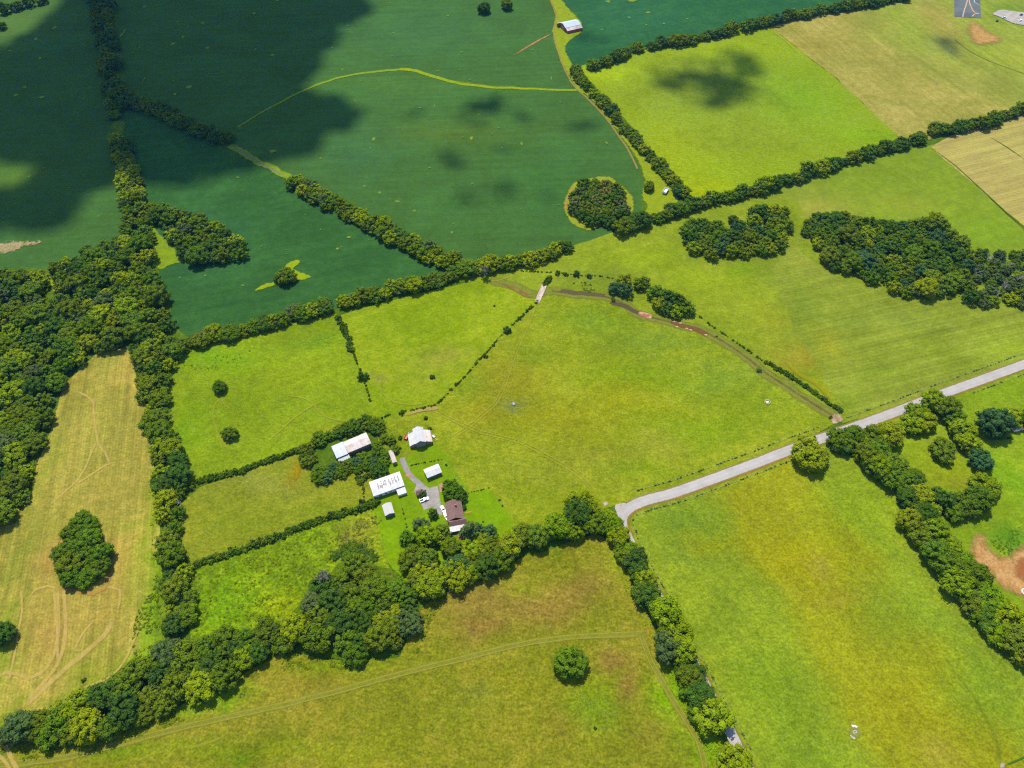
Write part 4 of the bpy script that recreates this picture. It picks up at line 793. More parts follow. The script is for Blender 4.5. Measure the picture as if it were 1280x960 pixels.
fence(along(-7.5, i1+3, i2), 'weedy wire fence above the road along the central pasture', 6, (1.0, 1.2, 1.0, hc, .3))
fence(along(6.2, i1+12, i2+10), 'weedy wire fence below the road along the hay field', 6, (1.1, 1.3, .9, hc, .35))
fence(along(6.2, 0, idx(1195, 487)), 'weedy wire fence below the road beside the far yard', 6, (1.1, 1.3, .9, hc, .35))
fence(along(5.0, idx(786, 675), len(RD)-8), 'wire fence with orange weeds beside the road going down', 6, (1.0, 1.2, .8, [TC['olive'], TC['brownish'], TC['yellow-green']], .35))
white_post = plain('white_paint', (.72, .71, .68), .6)
fence([P(553, 575)[:2] and Vector(P(553, 575)[:2]), Vector(P(560, 582)[:2]), Vector(P(569, 596)[:2]), Vector(P(577, 607)[:2]), Vector(P(583, 617)[:2])], 'bare wire fence between farmhouse lawn and central pasture', 3.5)

# ground cover: tall weeds at the wood edges and in the weedy field
M = Merger()
def lumps_area(px, n, h, cols):
    poly = wpoly(px); xs = [p.x for p in poly]; ys = [p.y for p in poly]; k = 0
    X = nrg.uniform(min(xs), max(xs), n*6); Y = nrg.uniform(min(ys), max(ys), n*6); m = inside(poly, X, Y)
    for x, y in list(zip(X[m], Y[m]))[:n]:
        if mnoise.noise(Vector((x*.09, y*.09, 1))) < -.12: continue
        r_ = rng.uniform(.5, 1)*h; M.add(lump[rng.randrange(4)], (x, y, -.1), (r_, r_, r_*.75), rng.uniform(0, 6.28), jitc(rng.choice(cols), .2))
br = [(.115, .15, .004), (.13, .165, .004), (.10, .14, .006)]; brd = [(.085, .125, .008), (.11, .145, .006), (.06, .10, .008)]
lumps_area([(238, 722), (330, 690), (400, 668), (440, 660), (420, 700), (385, 735), (340, 780), (245, 790)], 700, 1.1, br)
lumps_area([(440, 650), (475, 645), (490, 725), (450, 700), (420, 690)], 260, 1.3, [(.15, .15, .02), (.10, .13, .01), (.17, .16, .03)])
lumps_area([(405, 700), (440, 676), (470, 690), (480, 715), (440, 700)], 170, 1.9, [TC['dark green'], TC['mid green']])
lumps_area([(20, 935), (60, 930), (140, 920), (240, 878), (290, 860), (280, 880), (200, 912), (100, 945), (30, 950)], 500, 1.3, br)
lumps_area([(285, 862), (350, 812), (440, 830), (460, 838), (400, 836), (350, 838), (300, 872)], 300, 1.2, br)
lumps_area([(505, 830), (522, 780), (545, 745), (560, 745), (540, 775), (525, 815)], 160, 1.2, br)
lumps_area([(180, 720), (196, 720), (206, 800), (170, 835), (165, 800)], 260, 1.2, br+brd)
lumps_area([(165, 830), (172, 826), (120, 866), (50, 893), (40, 892), (110, 858)], 120, 1.1, br)
lumps_area([(186, 600), (192, 610), (198, 700), (190, 700)], 90, .9, br)
lumps_area([(30, 560), (50, 545), (45, 590), (36, 640), (0, 668), (20, 640), (36, 600)], 140, 1.4, brd)
lumps_area([(822, 800), (850, 850), (880, 890), (905, 930), (905, 960), (885, 950), (860, 900), (835, 855)], 420, 1.1, [(.13, .22, .002), (.15, .24, .003)])
lumps_area([(765, 690), (775, 690), (800, 760), (820, 785), (805, 785), (780, 735)], 140, 1.0, [(.15, .22, .003), (.17, .24, .003)])
lumps_area([(725, 865), (765, 862), (782, 880), (770, 905), (735, 908), (718, 890)], 260, .8, [(.15, .20, .02), (.13, .19, .025)])
lumps_area([(715, 352), (745, 352), (760, 365), (725, 366)], 60, 1.3, brd)
lumps_area([(225, 455), (290, 440), (330, 425), (300, 450), (240, 470)], 120, .9, [(.11, .18, .004)])
lumps_area([(1232, 690), (1240, 672), (1300, 650), (1300, 680), (1262, 694)], 200, 1.1, [(.06, .13, .008), (.08, .15, .008)])
lumps_area([(1205, 345), (1225, 350), (1215, 372), (1196, 374)], 40, 1.6, [(.10, .18, .005)])
lumps_area([(210, 455), (216, 520), (230, 580), (224, 585), (212, 540), (206, 480)], 70, 1.2, br)
lumps_area([(1205, 320), (1290, 322), (1290, 372), (1215, 368)], 160, 2.0, [TC['grey-green'], TC['olive'], (.10, .095, .06)])
# scattered dark weeds in the rough meadow and pastures
for px, n, h in (([(540, 740), (740, 680), (780, 730), (800, 780), (640, 800), (520, 820)], 60, .6), ([(300, 900), (500, 850), (700, 810), (690, 940), (300, 950)], 70, .55), ([(560, 460), (660, 420), (760, 560), (700, 620), (590, 580)], 60, .5), ([(500, 430), (600, 420), (560, 480), (480, 500)], 30, .5), ([(870, 150), (1060, 130), (1060, 190), (880, 230)], 40, .5), ([(240, 650), (440, 600), (440, 630), (250, 690)], 50, .5)):
    lumps_area(px, n, h, [TC['dark green'], TC['olive']])
tag(M.build('undergrowth', leafA), kind='stuff')

# ------------------------------------------------------------------ shrubs standing alone
def shrub(x, y, d, col, label, group=None):
    w_ = P(x, y, d*.4); e = empty('shrub', (w_.x, w_.y, 0), rng.uniform(0, 6.28)); s = d/4.6; e.scale = (s, s, s*rng.uniform(.85, 1.1)); tag(e, label, 'shrub', group)
    f_ = bpy.data.objects.new('foliage', bushes[rng.randrange(3)]); COL.objects.link(f_); f_.parent = e; f_.color = jitc(TC[col])
for a in [(634, 411, 6.5, 'dark green', 'largest round bush on the dotted fence line below the creek crossing'), (649, 397, 3.6, 'dark green', 'small bush just above the largest bush on the dotted fence line'), (617, 431, 2.4, 'olive', 'tiny bush below the largest bush on the dotted fence line'), (606, 444, 4.0, 'dark green', 'two-lobed bush midway down the dotted fence line'), (570, 480, 2.6, 'dark green', 'dark bush low on the dotted fence line, upper of two'), (564, 486, 2.6, 'dark green', 'dark bush low on the dotted fence line, lower of two'), (551, 500, 2.4, 'dark green', 'bush where the dotted fence line meets the dirt gateway'),
          (453, 469, 8, 'dark green', 'dense round bush on the fence line between two pastures'), (540, 470, 4.0, 'dark green', 'dark bush with a bare spot in the middle pasture'), (618, 382, 1.8, 'dark green', 'tiny dark bush high in the middle pasture'), (502, 515, 4.2, 'dark green', 'rounded bush on the fence line above the white-roofed barn'), (532, 522, 3.0, 'dark green', 'upper small bush beside the white-roofed barn'), (537, 535, 3.0, 'mid green', 'small bush touching the white-roofed barn'), (500, 547, 3.4, 'dark green', 'dark bush left of the red trailer by the barn'), (497, 565, 3.0, 'olive', 'small bush beside the narrow white shed'),
          (697, 340, 4.6, 'dark green', 'dark bush on the creek meadow line, nearest the crossing'), (707, 342, 4.0, 'dark green', 'dark bush second on the creek meadow line'), (721, 341, 6.0, 'dark green', 'tall dark bush on the creek meadow line'), (736, 344, 4.6, 'dark green', 'low dark bush last on the creek meadow line'), (767, 374, 4.0, 'mid green', 'small bush at the foot of the creek bend trees'), (949, 462, 4.0, 'mid green', 'bush beside the creek below the dark hedge'), (1039, 521, 2.6, 'dark green', 'small bush where the creek meets the road'), (896, 420, 1.8, 'dark green', 'tiny bush beside the creek below its trees'),
          (104, 850, 2.6, 'dark green', 'lone dark bush on the hay strip near the lower wood'), (178, 828, 3.6, 'dark green', 'dark bush beside the lower wood edge'), (744, 910, 1.9, 'dark green', 'small dark bush on the pale green ring in the rough meadow'), (1187, 371, 4.0, 'mid green', 'round bush at the foot of the big wood'), (1238, 545, 2.4, 'dark green', 'small bush beside the clipped hedge of the far house'), (1084, 589, 3.0, 'olive', 'small bush on the hay field below the shelter belt'), (604, 652, 1.4, 'dark green', 'tiny dark bush on the lawn beside the brown house'), (624, 625, 1.6, 'dark green', 'tiny dark bush on the lawn edge near the central pasture'), (628, 632, 1.4, 'dark green', 'tiny dark bush on the lawn nearest the grove'), (558, 581, 1.8, 'dark green', 'tiny dark bush at the end of the clipped hedge'), (500, 560, 2.2, 'dark green', 'small dark bush between barn and narrow shed')]:
    shrub(*a)
# grey dead trees
grey = plain('dead_wood', (.30, .27, .25), .9, .2, 3)
def dead_mesh(seed):
    g = random.Random(seed); m = MB()
    def br_(p, d, L, r_, lv):
        q = p+d*L*.5+Vector((g.uniform(-.1, .1), g.uniform(-.1, .1), 0))*L; e = p+d*L; m.tube([p, q, e], [r_, r_*.8, r_*.45], 5)
        if lv:
            for _ in range(4 if lv > 1 else 3):
                v = (d+Vector((g.uniform(-.9, .9), g.uniform(-.9, .9), g.uniform(-.2, .6)))).normalized(); br_(p+d*L*g.uniform(.5, 1), v, L*g.uniform(.5, .72), r_*.55, lv-1)
    br_(Vector((0, 0, -.3)), Vector((.05, 0, 1)).normalized(), 4.0, .34, 3)
    o = m.build('branches', grey); me = o.data; bpy.data.objects.remove(o); return me
DM = [dead_mesh(3), dead_mesh(8)]
thinf = [np_mesh('foliage', *gen_crown(700+i, 3.6, 3.0, 9.0, 14, 40, .3, core=1), leafM) for i in range(2)]
for i, (x, y, s, lb, leafy) in enumerate([(405, 724, 1.0, 'grey half-dead tree rising out of the lower wood by weeds', .8), (478, 760, .8, 'grey dead tree among the lower wood crowns', 0), (224, 628, .8, 'bare white dead tree leaning beside the belt near the paddock', 0), (1236, 322, .9, 'grey dead tree nearest the big wood in the thin wood', 0), (1255, 358, 1.0, 'pale bare dead tree in the middle of the thin wood', 0), (1222, 338, .8, 'grey dead tree at the big wood edge of the thin wood', 0), (1274, 348, 1.0, 'blue-grey dead tree at the photo edge of the thin wood', 0), (1262, 330, .8, 'small grey dead tree high in the thin wood', 0), (1248, 366, .8, 'pale bare dead tree low in the thin wood', 0), (1062, 300, .8, 'grey bare tree inside the big wood', 0), (606, 340, .9, 'grey thin tree in the row where soybean fields meet', .7), (948, 285, .8, 'grey dead tree inside the copse below the long row', 0), (1178, 694, .6, 'pale leaning dead trunk in the shelter belt', 0)]):
    w_ = P(x, y, 5); e = empty('dead_tree', (w_.x, w_.y, 0), i*1.7); e.scale = (s*1.25, s*1.25, s*1.3); tag(e, lb, 'tree')
    b_ = bpy.data.objects.new('branches', DM[i % 2]); COL.objects.link(b_); b_.parent = e
    if leafy:
        f_ = bpy.data.objects.new('foliage', thinf[i % 2]); COL.objects.link(f_); f_.parent = e; f_.color = (.10, .11, .075, 1)

# ------------------------------------------------------------------ buildings
roof_white = plain('white_metal_roof', (.41, .40, .395), .6, .07, .8, (.36, .35, .34), .3, (3, .05, .05))
roof_galv = plain('galvanised_roof', (.30, .33, .40), .5, .08, .6, (.36, .38, .42), .4, (2.5, .05, .05))
roof_rust = plain('rusting_roof', (.43, .38, .355), .7, .14, .7, (.38, .29, .24), .2, (2.5, .08, .05))
roof_brown = plain('brown_shingle', (.125, .070, .060), .9, .16, 2.2, (.155, .092, .078))
wall_white = plain('white_siding', (.62, .62, .60), .7, .06); wall_green = plain('green_siding', (.12, .17, .14), .7, .08); wall_brick = plain('brick_wall', (.24, .11, .08), .9, .15)
wall_wood = plain('weathered_boards', (.19, .15, .12), .9, .2, 1.2, streak=(4, 4, .2)); wall_red = plain('red_barn_boards', (.24, .075, .055), .85, .18, 1.0)
door_m = plain('door_paint', (.18, .18, .19), .6); glass_m = plain('window_glass', (.03, .035, .04), .15, .05, 1, None, .5); conc = plain('concrete', (.42, .40, .37), .9, .12)
def rect(px, z):
    q = [P(x, y, z) for x, y in px]; c = sum(q, Vector())/4; u = ((q[1]-q[0])+(q[2]-q[3]))*.5; L = u.length; u = u.normalized(); v = Vector((-u.y, u.x, 0))
    Wd = abs(((q[3]-q[0])+(q[2]-q[1])).dot(v))*.5; return c, math.atan2(u.y, u.x), L, Wd
def gable(mb_w, mb_r, x0, x1, y0, y1, eave, ridge, axis='x', ov=.35, th=.14, base=0):
    """walls with gable ends and two roof slabs, ridge along axis"""
    def tr(p): return p if axis == 'x' else (p[1], p[0], p[2])
    if axis == 'y': x0, x1, y0, y1 = y0, y1, x0, x1
    ym = (y0+y1)/2
    mb_w.prism([tr(p) for p in ((x0, y0, base-.2), (x0, y1, base-.2), (x0, y1, eave), (x0, ym, ridge), (x0, y0, eave))], tr((x1-x0, 0, 0)))
    k = (ridge-eave)/(y1-ym)
    for s, ye in ((-1, y0), (1, y1)):
        yo = ye+s*ov; zo = eave-k*ov
        pts = [(x0-ov, yo, zo+.02), (x0-ov, ym, ridge+.02), (x0-ov, ym, ridge+.02+th), (x0-ov, yo, zo+.02+th)]
        mb_r.prism([tr(p) for p in pts], tr((x1-x0+2*ov, 0, 0)))
def lean(mb_w, mb_r, x0, x1, y0, y1, zlow, zhigh, axis='x', ov=.25, th=.12):
    """lean-to: high side at y1, low side at y0"""
    def tr(p): return p if axis == 'x' else (p[1], p[0], p[2])
    if axis == 'y': x0, x1, y0, y1 = y0, y1, x0, x1
    mb_w.prism([tr(p) for p in ((x0, y0, -.2), (x0, y1, -.2), (x0, y1, zhigh), (x0, y0, zlow))], tr((x1-x0, 0, 0)))
    s = 1 if y1 > y0 else -1; k = (zhigh-zlow)/(y1-y0); yo = y0-s*ov
    zo = zlow-k*s*ov
    mb_r.prism([tr(p) for p in ((x0-ov, yo, zo+.03), (x0-ov, y1, zhigh+.03), (x0-ov, y1, zhigh+.03+th), (x0-ov, yo, zo+.03+th))], tr((x1-x0+2*ov, 0, 0)))
def opening(root, name, side, a, b, z0, z1, L, Wd, mat):
    m = MB(); e = .06
    if side == 'front': m.box(a, b, -Wd/2-e, -Wd/2-.003, z0, z1)
    elif side == 'back': m.box(a, b, Wd/2+.003, Wd/2+e, z0, z1)
    elif side == 'right': m.box(L/2+.003, L/2+e, a, b, z0, z1)
    else: m.box(-L/2-e, -L/2-.003, a, b, z0, z1)
    return m.build(name, mat, root)
def shed(px, eave, ridge, axis, wm, rm, name, label, cat, doors=(), windows=(), ov=.35):
    c, a, L, Wd = rect(px, eave); L -= 2*ov; Wd -= 2*ov; root = empty(name, (c.x, c.y, 0), a); tag(root, label, cat); w_, r_ = MB(), MB()
    gable(w_, r_, -L/2, L/2, -Wd/2, Wd/2, eave, ridge, axis, ov); w_.build('wall', wm, root); r_.build('roof', rm, root)
    m = MB()
    for d in doors: opening(root, 'door', d[0], d[1]*(L if d[0] in ('front', 'back') else Wd), d[2]*(L if d[0] in ('front', 'back') else Wd), 0, d[3], L, Wd, door_m)
    for d in windows: opening(root, 'window', d[0], d[1]*(L if d[0] in ('front', 'back') else Wd), d[2]*(L if d[0] in ('front', 'back') else Wd), d[3], d[4], L, Wd, glass_m)
    return root, L, Wd
# long white building with dark streaks on its roof and a white annex
root, L, Wd = shed([(461.1, 602.5), (499.5, 589.4), (505.6, 606.7), (466.9, 620.8)], 3.6, 4.4, 'x', wall_white, roof_white, 'farm_building', 'long white metal-roofed building with dark roof streaks beside the driveway', 'building', [('right', -.25, .2, 3.0), ('front', -.35, -.25, 2.2)], [('front', -.15, -.08, 1.1, 2.0), ('front', .0, .07, 1.1, 2.0)])
roof_o = [o for o in root.children if o.name.startswith('roof')][0]
stain_m = plain('roof_stain', (.17, .155, .14), .9, .2, 4); m = MB(); sl_ = (4.4-3.6)/(Wd/2)
for u, v0, v1 in [(.22, .28, .72), (.34, .34, .74), (.345, .2, .3), (.42, .3, .6), (.47, .22, .66), (.49, .22, .3), (.60, .22, .55), (.615, .5, .72), (.70, .25, .72), (.725, .42, .55), (.765, .34, .5), (.80, .2, .66), (.82, .55, .7), (.90, .22, .66), (.29, .5, .7), (.56, .44, .5), (.375, .52, .57), (.40, .49, .54)]:
    x = -L/2+u*L; n = 6
    for k in range(n):
        va, vb = v0+(v1-v0)*k/n, v0+(v1-v0)*(k+.8)/n; ya, yb = Wd/2-vb*Wd, Wd/2-va*Wd
        if ya*yb < 0: continue
        za = 4.4-sl_*abs(ya)+.185; zb = 4.4-sl_*abs(yb)+.185; xx = x+rng.uniform(-.12, .12); hw = rng.uniform(.2, .36)
        b = len(m.v); m.v += [(xx-hw, ya, za), (xx+hw, ya, za), (xx+hw, yb, zb), (xx-hw, yb, zb)]; m.f.append((b, b+1, b+2, b+3))
m.build('roof_streak', stain_m, roof_o)
w_, r_ = MB(), MB(); lean(w_, r_, L*.24, L*.5, -Wd/2-4.2, -Wd/2-.4, 2.3, 2.75); an = w_.build('annex', wall_white, root); r_.build('annex_roof', roof_white, an)
# other farm buildings
shed([(528.8, 587), (547, 580), (553.1, 589.8), (534.4, 597.8)], 3.0, 3.9, 'x', wall_green, roof_white, 'shed', 'white-roofed shed with dark green walls on the lawn', 'shed', [('front', -.1, .1, 2.4), ('left', -.3, .2, 2.5)], [('front', .2, .3, 1.1, 1.9)])
shed([(477, 631.6), (488.8, 627.8), (493.4, 641), (481.7, 645.2)], 2.8, 3.9, 'y', wall_green, plain('pale_metal_roof', (.35, .34, .31), .6, .06, .8, None, .3, (3, .05, .05)), 'shed', 'square pale-roofed shed standing below the long white building', 'shed', [('front', -.2, .2, 2.2)], [])
shed([(485.8, 563.6), (490.9, 562.2), (496.1, 577.2), (490.5, 579.5)], 2.7, 3.2, 'y', wall_wood, plain('pinkish_roof', (.38, .33, .31), .7, .1, .8, (.32, .26, .23)), 'shed', 'narrow pinkish-roofed shed between the thicket and driveway', 'shed', [('front', -.3, .3, 2.0)], [], .2)
root, L, Wd = shed([(429, 552), (458.6, 540.6), (463, 554), (434.5, 567)], 4.0, 5.2, 'x', wall_wood, roof_rust, 'barn', 'old barn with rust-streaked pinkish roof inside the thicket', 'barn', [('right', -.2, .2, 3.0)])
w_, r_ = MB(), MB(); gable(w_, r_, -L/2-7.2, -L/2-.8, -Wd/2-.7, Wd/2+.2, 4.3, 5.4, 'x', .3); an = w_.build('annex', wall_wood, root); r_.build('annex_roof', roof_galv, an)
w_, r_ = MB(), MB(); lean(w_, r_, -L/2-6.8, -L/2-.4, -Wd/2-3.0, -Wd/2-1.1, 2.6, 3.4); an = w_.build('lean_to', wall_wood, root); r_.build('lean_to_roof', roof_white, an)
# white-roofed barn with side aisles
c, a, L, Wd = rect([(509.5, 543), (536.9, 537.5), (540.2, 551), (513, 557)], 3.2); root = empty('barn', (c.x, c.y, 0), a); tag(root, 'white-roofed barn with side aisles above the driveway end', 'barn')
w_, r_ = MB(), MB(); gable(w_, r_, -L*.24, L*.2, -Wd/2-.6, Wd/2+1.5, 5.0, 7.0, 'y', .3); w_.build('wall', wall_wood, root); r_.build('roof', roof_white, root)
w_, r_ = MB(), MB(); lean(w_, r_, -L/2, -L*.245, -Wd/2, Wd/2, 2.7, 4.6, 'y'); o = w_.build('aisle', wall_wood, root); r_.build('aisle_roof', roof_white, o)
w_, r_ = MB(), MB(); lean(w_, r_, L/2, L*.205, -Wd/2, Wd/2, 2.7, 4.6, 'y'); o = w_.build('aisle', wall_wood, root); r_.build('aisle_roof', roof_rust, o)
MB().box(-L*.12, L*.08, -Wd/2-.68, -Wd/2-.603, 0, 3.6).build('door', door_m, root)
# far barn by the soybeans
c, a, L, Wd = rect([(702, 27.6), (720.8, 23.4), (723.9, 30.5), (705.2, 34.6)], 5.0); root = empty('barn', (c.x, c.y, 0), a); tag(root, 'grey-roofed red barn on the grass lane between far soybeans', 'barn')
w_, r_ = MB(), MB(); gable(w_, r_, -L/2, L/2, -Wd/2, Wd/2, 4.6, 6.4, 'x', .3); w_.build('wall', wall_red, root); r_.build('roof', plain('grey_blue_roof', (.29, .35, .41), .55, .05, .6, None, .3, (2, .05, .05)), root)
w_, r_ = MB(), MB(); lean(w_, r_, -L/2+.5, L/2+.3, -Wd/2-4.0, -Wd/2-.35, 3.0, 4.3); o = w_.build('lean_to', wall_red, root); r_.build('lean_to_roof', plain('patched_roof', (.40, .37, .37), .6, .1, .35, (.33, .22, .19)), o)
w_, r_ = MB(), MB(); lean(w_, r_, -L/2-2.6, -L/2+6, Wd/2+3.0, Wd/2+.35, 3.2, 4.3); o = w_.build('lean_to', wall_red, root); r_.build('lean_to_roof', roof_white, o)
MB().box(-L/2-.07, -L/2-.003, -2, 2, 0, 3.6).build('door', door_m, root)
# brown-roofed house
c, a, L, Wd = rect([(553.2, 628.4), (575.4, 626.0), (581.0, 646.5), (561.8, 652.0)], 3.0); root = empty('house', (c.x, c.y, 0), a); tag(root, 'brown-shingled farmhouse with a white porch roof beside the gravel yard', 'house')
w_, r_ = MB(), MB(); gable(w_, r_, -L/2+.4, L/2-.4, -Wd/2+.4, Wd/2-.4, 3.0, 5.6, 'y', .5); body = w_.build('wall', wall_brick, root); rf = r_.build('roof', roof_brown, root)
MB().box(L*.08, L*.08+.9, Wd*.12, Wd*.12+.7, 4.2, 6.5).build('chimney', wall_brick, rf)
w_, r_ = MB(), MB(); gable(w_, r_, -L/2+.9, L/2+.6, -Wd/2-3.1, -Wd/2+.25, 2.9, 4.3, 'x', .4); o = w_.build('wing', wall_brick, root); r_.build('wing_roof', roof_brown, o)
w_, r_ = MB(), MB(); lean(w_, r_, -L*.42, L*.16, -Wd/2-6.4, -Wd/2-3.5, 2.3, 2.6); o = MB().box(-L*.42, -L*.36, -Wd/2-6.3, -Wd/2-6.1, 0, 2.2).box(L*.10, L*.16, -Wd/2-6.3, -Wd/2-6.1, 0, 2.2).build('porch_column', wall_white, root); r_.build('porch_roof', roof_white, root)
w_, r_ = MB(), MB(); lean(w_, r_, L*.18, L*.52, -Wd/2-4.9, -Wd/2-3.5, 2.3, 2.55); r_.build('porch_roof', roof_white, root)
for q in (-.3, -.05, .22): MB().box(L/2-.39, L/2-.33, q*Wd, q*Wd+1.3, 1.0, 2.2).build('window', glass_m, root)
for q in (-.3, .1): MB().box(-L/2+.33, -L/2+.39, q*Wd, q*Wd+1.3, 1.0, 2.2).build('window', glass_m, root)
MB().box(-L/2+.33, -L/2+.39, Wd*-.1, Wd*-.1+1.0, .1, 2.2).build('door', door_m, root)
# small hut by the gravel
shed([(518.8, 613), (525.6, 611), (528.2, 617.0), (520.6, 619.6)], 2.5, 3.6, 'x', wall_brick, roof_brown, 'garden_shed', 'small brown-roofed hut at the edge of the gravel yard', 'shed', [('front', -.2, .2, 2.0)], [], .3)
shed([(559.2, 697), (563.2, 695.6), (564.5, 699), (560.6, 700.6)], 2.4, 3.1, 'x', wall_white, roof_white, 'garden_shed', 'tiny white shed half hidden under the grove trees', 'shed', [('front', -.2, .2, 1.9)], [], .2)
shed([(1266, 531), (1284, 527), (1288, 534), (1269, 538)], 3.0, 4.6, 'x', wall_white, plain('grey_shingle', (.20, .19, .20), .9, .12), 'house', 'grey-roofed house half hidden by the far yard trees', 'house', [('front', -.05, .05, 2.1)], [('front', .2, .3, 1, 2.1)])

# ------------------------------------------------------------------ vehicles and gear
tyre = plain('tyre_rubber', (.02, .02, .02), .8); chrome = plain('wheel_rim', (.5, .5, .5), .35, .05, 1, None, .5)
def car(x, y, rz, col, label, pickup=False, grp=None):
    w_ = P(x, y); root = empty('pickup_truck' if pickup else 'car', (w_.x, w_.y, .33), rz); tag(root, label, 'pickup' if pickup else 'car', grp)
    cm = plain('car_paint', col, .3, .03, 1, None, .5); l = 2.6 if pickup else 2.3
    side = [(-l, .35), (-l, .95), (-l+.1, 1.02), (l-1.3, 1.0), (l-.1, .85), (l, .7), (l, .35)]
    MB().prism([(px_, -.9, pz) for px_, pz in side], (0, 1.8, 0)).build('body', cm, root, .05)
    cab = [(-.2, 1.0), (.0, 1.65), (1.0, 1.68), (1.45, 1.0)] if pickup else [(-1.9, 1.0), (-1.6, 1.5), (-1.0, 1.6), (.2, 1.58), (1.0, 1.0)]
    MB().prism([(px_, -.78, pz) for px_, pz in cab], (0, 1.56, 0)).build('window', glass_m, root, .03)
    x0, x1 = (.05, .95) if pickup else (-1.5, .15); MB().box(x0, x1, -.74, .74, 1.58, 1.70).build('roof', cm, root, .03)
    if pickup: MB().box(-2.45, -.3, -.72, .72, 1.0, 1.025).build('bed', plain('bed_liner', (.06, .06, .06), .8), root)
    for sx in (-l*.62, l*.62):
        for sy in (-.9, .9):
            wh = MB().tube([(sx, sy-.1, .33), (sx, sy+.1, .33)], [.35, .35], 14).build('wheel', tyre, root); MB().tube([(sx, sy-.115, .33), (sx, sy+.115, .33)], [.2, .2], 10).build('rim', chrome, wh)
    for sy in (-.62, .62): MB().box(l-.02, l+.03, sy-.2, sy+.2, .62, .78).build('headlight', chrome, root)
a0 = ang((526, 627), (535, 623.5))
car(530.5, 625.5, a0, (.78, .78, .78), 'white pickup truck parked on the gravel yard', True)
a1 = ang((553, 634), (557, 641)); car(554, 637.5, a1, (.8, .8, .8), 'white car beside the farmhouse, nearer the brick terrace'); car(558.0, 646.5, a1, (.8, .78, .76), 'white car beside the farmhouse, nearer the porch')
patch('gravel_yard', [(1238, 18), (1250, 12), (1268, 14), (1300, 20), (1320, 36), (1290, 34), (1268, 31), (1256, 26), (1248, 22)], decal_mat('far_gravel', S(204, 194, 184), S(186, 178, 166), .2, .4), 3, 3)
ax = ang((1268, 24), (1280, 19))
car(1276, 19.5, ax, (.03, .04, .09), 'dark blue car on the far gravel lot'); car(1275, 26.5, ax+.2, (.75, .75, .77), 'white car on the far gravel lot, nearest the grass'); car(1255, 23, ax-.5, (.5, .6, .7), 'silver car at the near end of the far gravel lot'); car(1246, 26.5, ax+.3, (.02, .12, .07), 'dark green car on grass beside the far gravel lot')
# farm wagon, trailer, feeders
steel = plain('pale_steel', (.62, .64, .68), .5, .08, 1, None, .4); redp = plain('red_paint', (.36, .05, .04), .5, .12)
def wagon(x, y, rz, label, mat, L=5.0, Wd=2.4, zb=.9, hh=1.3, name='farm_wagon', cat='wagon', sc=1.0):
    w_ = P(x, y); root = empty(name, (w_.x, w_.y, .02), rz); root.scale = (sc, sc, sc); tag(root, label, cat)
    MB().box(-L/2, L/2, -Wd/2, Wd/2, zb, zb+.15).box(-L/2, L/2, -Wd/2, -Wd/2+.1, zb+.15, zb+hh).box(-L/2, L/2, Wd/2-.1, Wd/2, zb+.15, zb+hh).box(-L/2, -L/2+.1, -Wd/2+.1, Wd/2-.1, zb+.15, zb+hh).box(L/2-.1, L/2, -Wd/2+.1, Wd/2-.1, zb+.15, zb+hh*.8).build('bed', mat, root)
    MB().tube([(L/2, 0, zb-.1), (L/2+2.0, 0, .5)], [.09, .06], 8).box(L/2+1.9, L/2+2.2, -.15, .15, .42, .56).build('drawbar', steel, root)
    for sx in (-L*.3, L*.3):
        for sy in (-Wd/2+.1, Wd/2-.1):
            wh = MB().tube([(sx, sy-.14, .45), (sx, sy+.14, .45)], [.46, .46], 16).build('wheel', tyre, root); MB().tube([(sx, sy-.155, .45), (sx, sy+.155, .45)], [.22, .22], 10).build('rim', chrome, wh)
wagon(831.5, 240.5, ang((829, 244), (834, 236)), 'pale steel farm wagon on the grass below the barn lane', steel, 6.5, 3.2, 1.0, 1.6)
wagon(508.2, 547.5, ang((507, 549), (509, 545)), 'red trailer parked against the white-roofed barn', redp, 3.2, 1.9, .7, .8, 'trailer', 'trailer')
wagon(542, 546, ang((540, 544), (544, 548)), 'small pale trailer beside the white-roofed barn', conc, 2.6, 1.5, .6, .5, 'trailer', 'trailer')
def feeder(x, y, r_, label, mat, name='hay_feeder'):
    w_ = P(x, y); root = empty(name, (w_.x, w_.y, .02)); tag(root, label, 'feeder')
    m = MB(); n = 20
    for zz in (.35, .8, 1.2): m.tube([(math.cos(2*math.pi*k/n)*r_, math.sin(2*math.pi*k/n)*r_, zz) for k in range(n+1)], [.07]*(n+1), 6)
    for k in range(0, n, 2): m.tube([(math.cos(2*math.pi*k/n)*r_, math.sin(2*math.pi*k/n)*r_, 0), (math.cos(2*math.pi*k/n)*r_, math.sin(2*math.pi*k/n)*r_, 1.2)], [.05, .05], 6)
    m.build('ring', mat, root)
    m = MB()
    for k in range(9):
        a_ = k*2.4; q = r_*.5*math.sqrt(k/9); m.tube([(math.cos(a_)*q, math.sin(a_)*q, -.05), (math.cos(a_)*q*.9, math.sin(a_)*q*.9, .5+.1*(k % 3))], [r_*.36, r_*.2], 9)
    m.build('hay', plain('old_hay', (.52, .45, .28), .95, .2, 2), root)
feeder(959, 503, 1.6, 'round pale hay feeder on the central pasture near the creek', conc); feeder(642, 505.5, .9, 'small pale feeder on a grey spot of central pasture', conc)
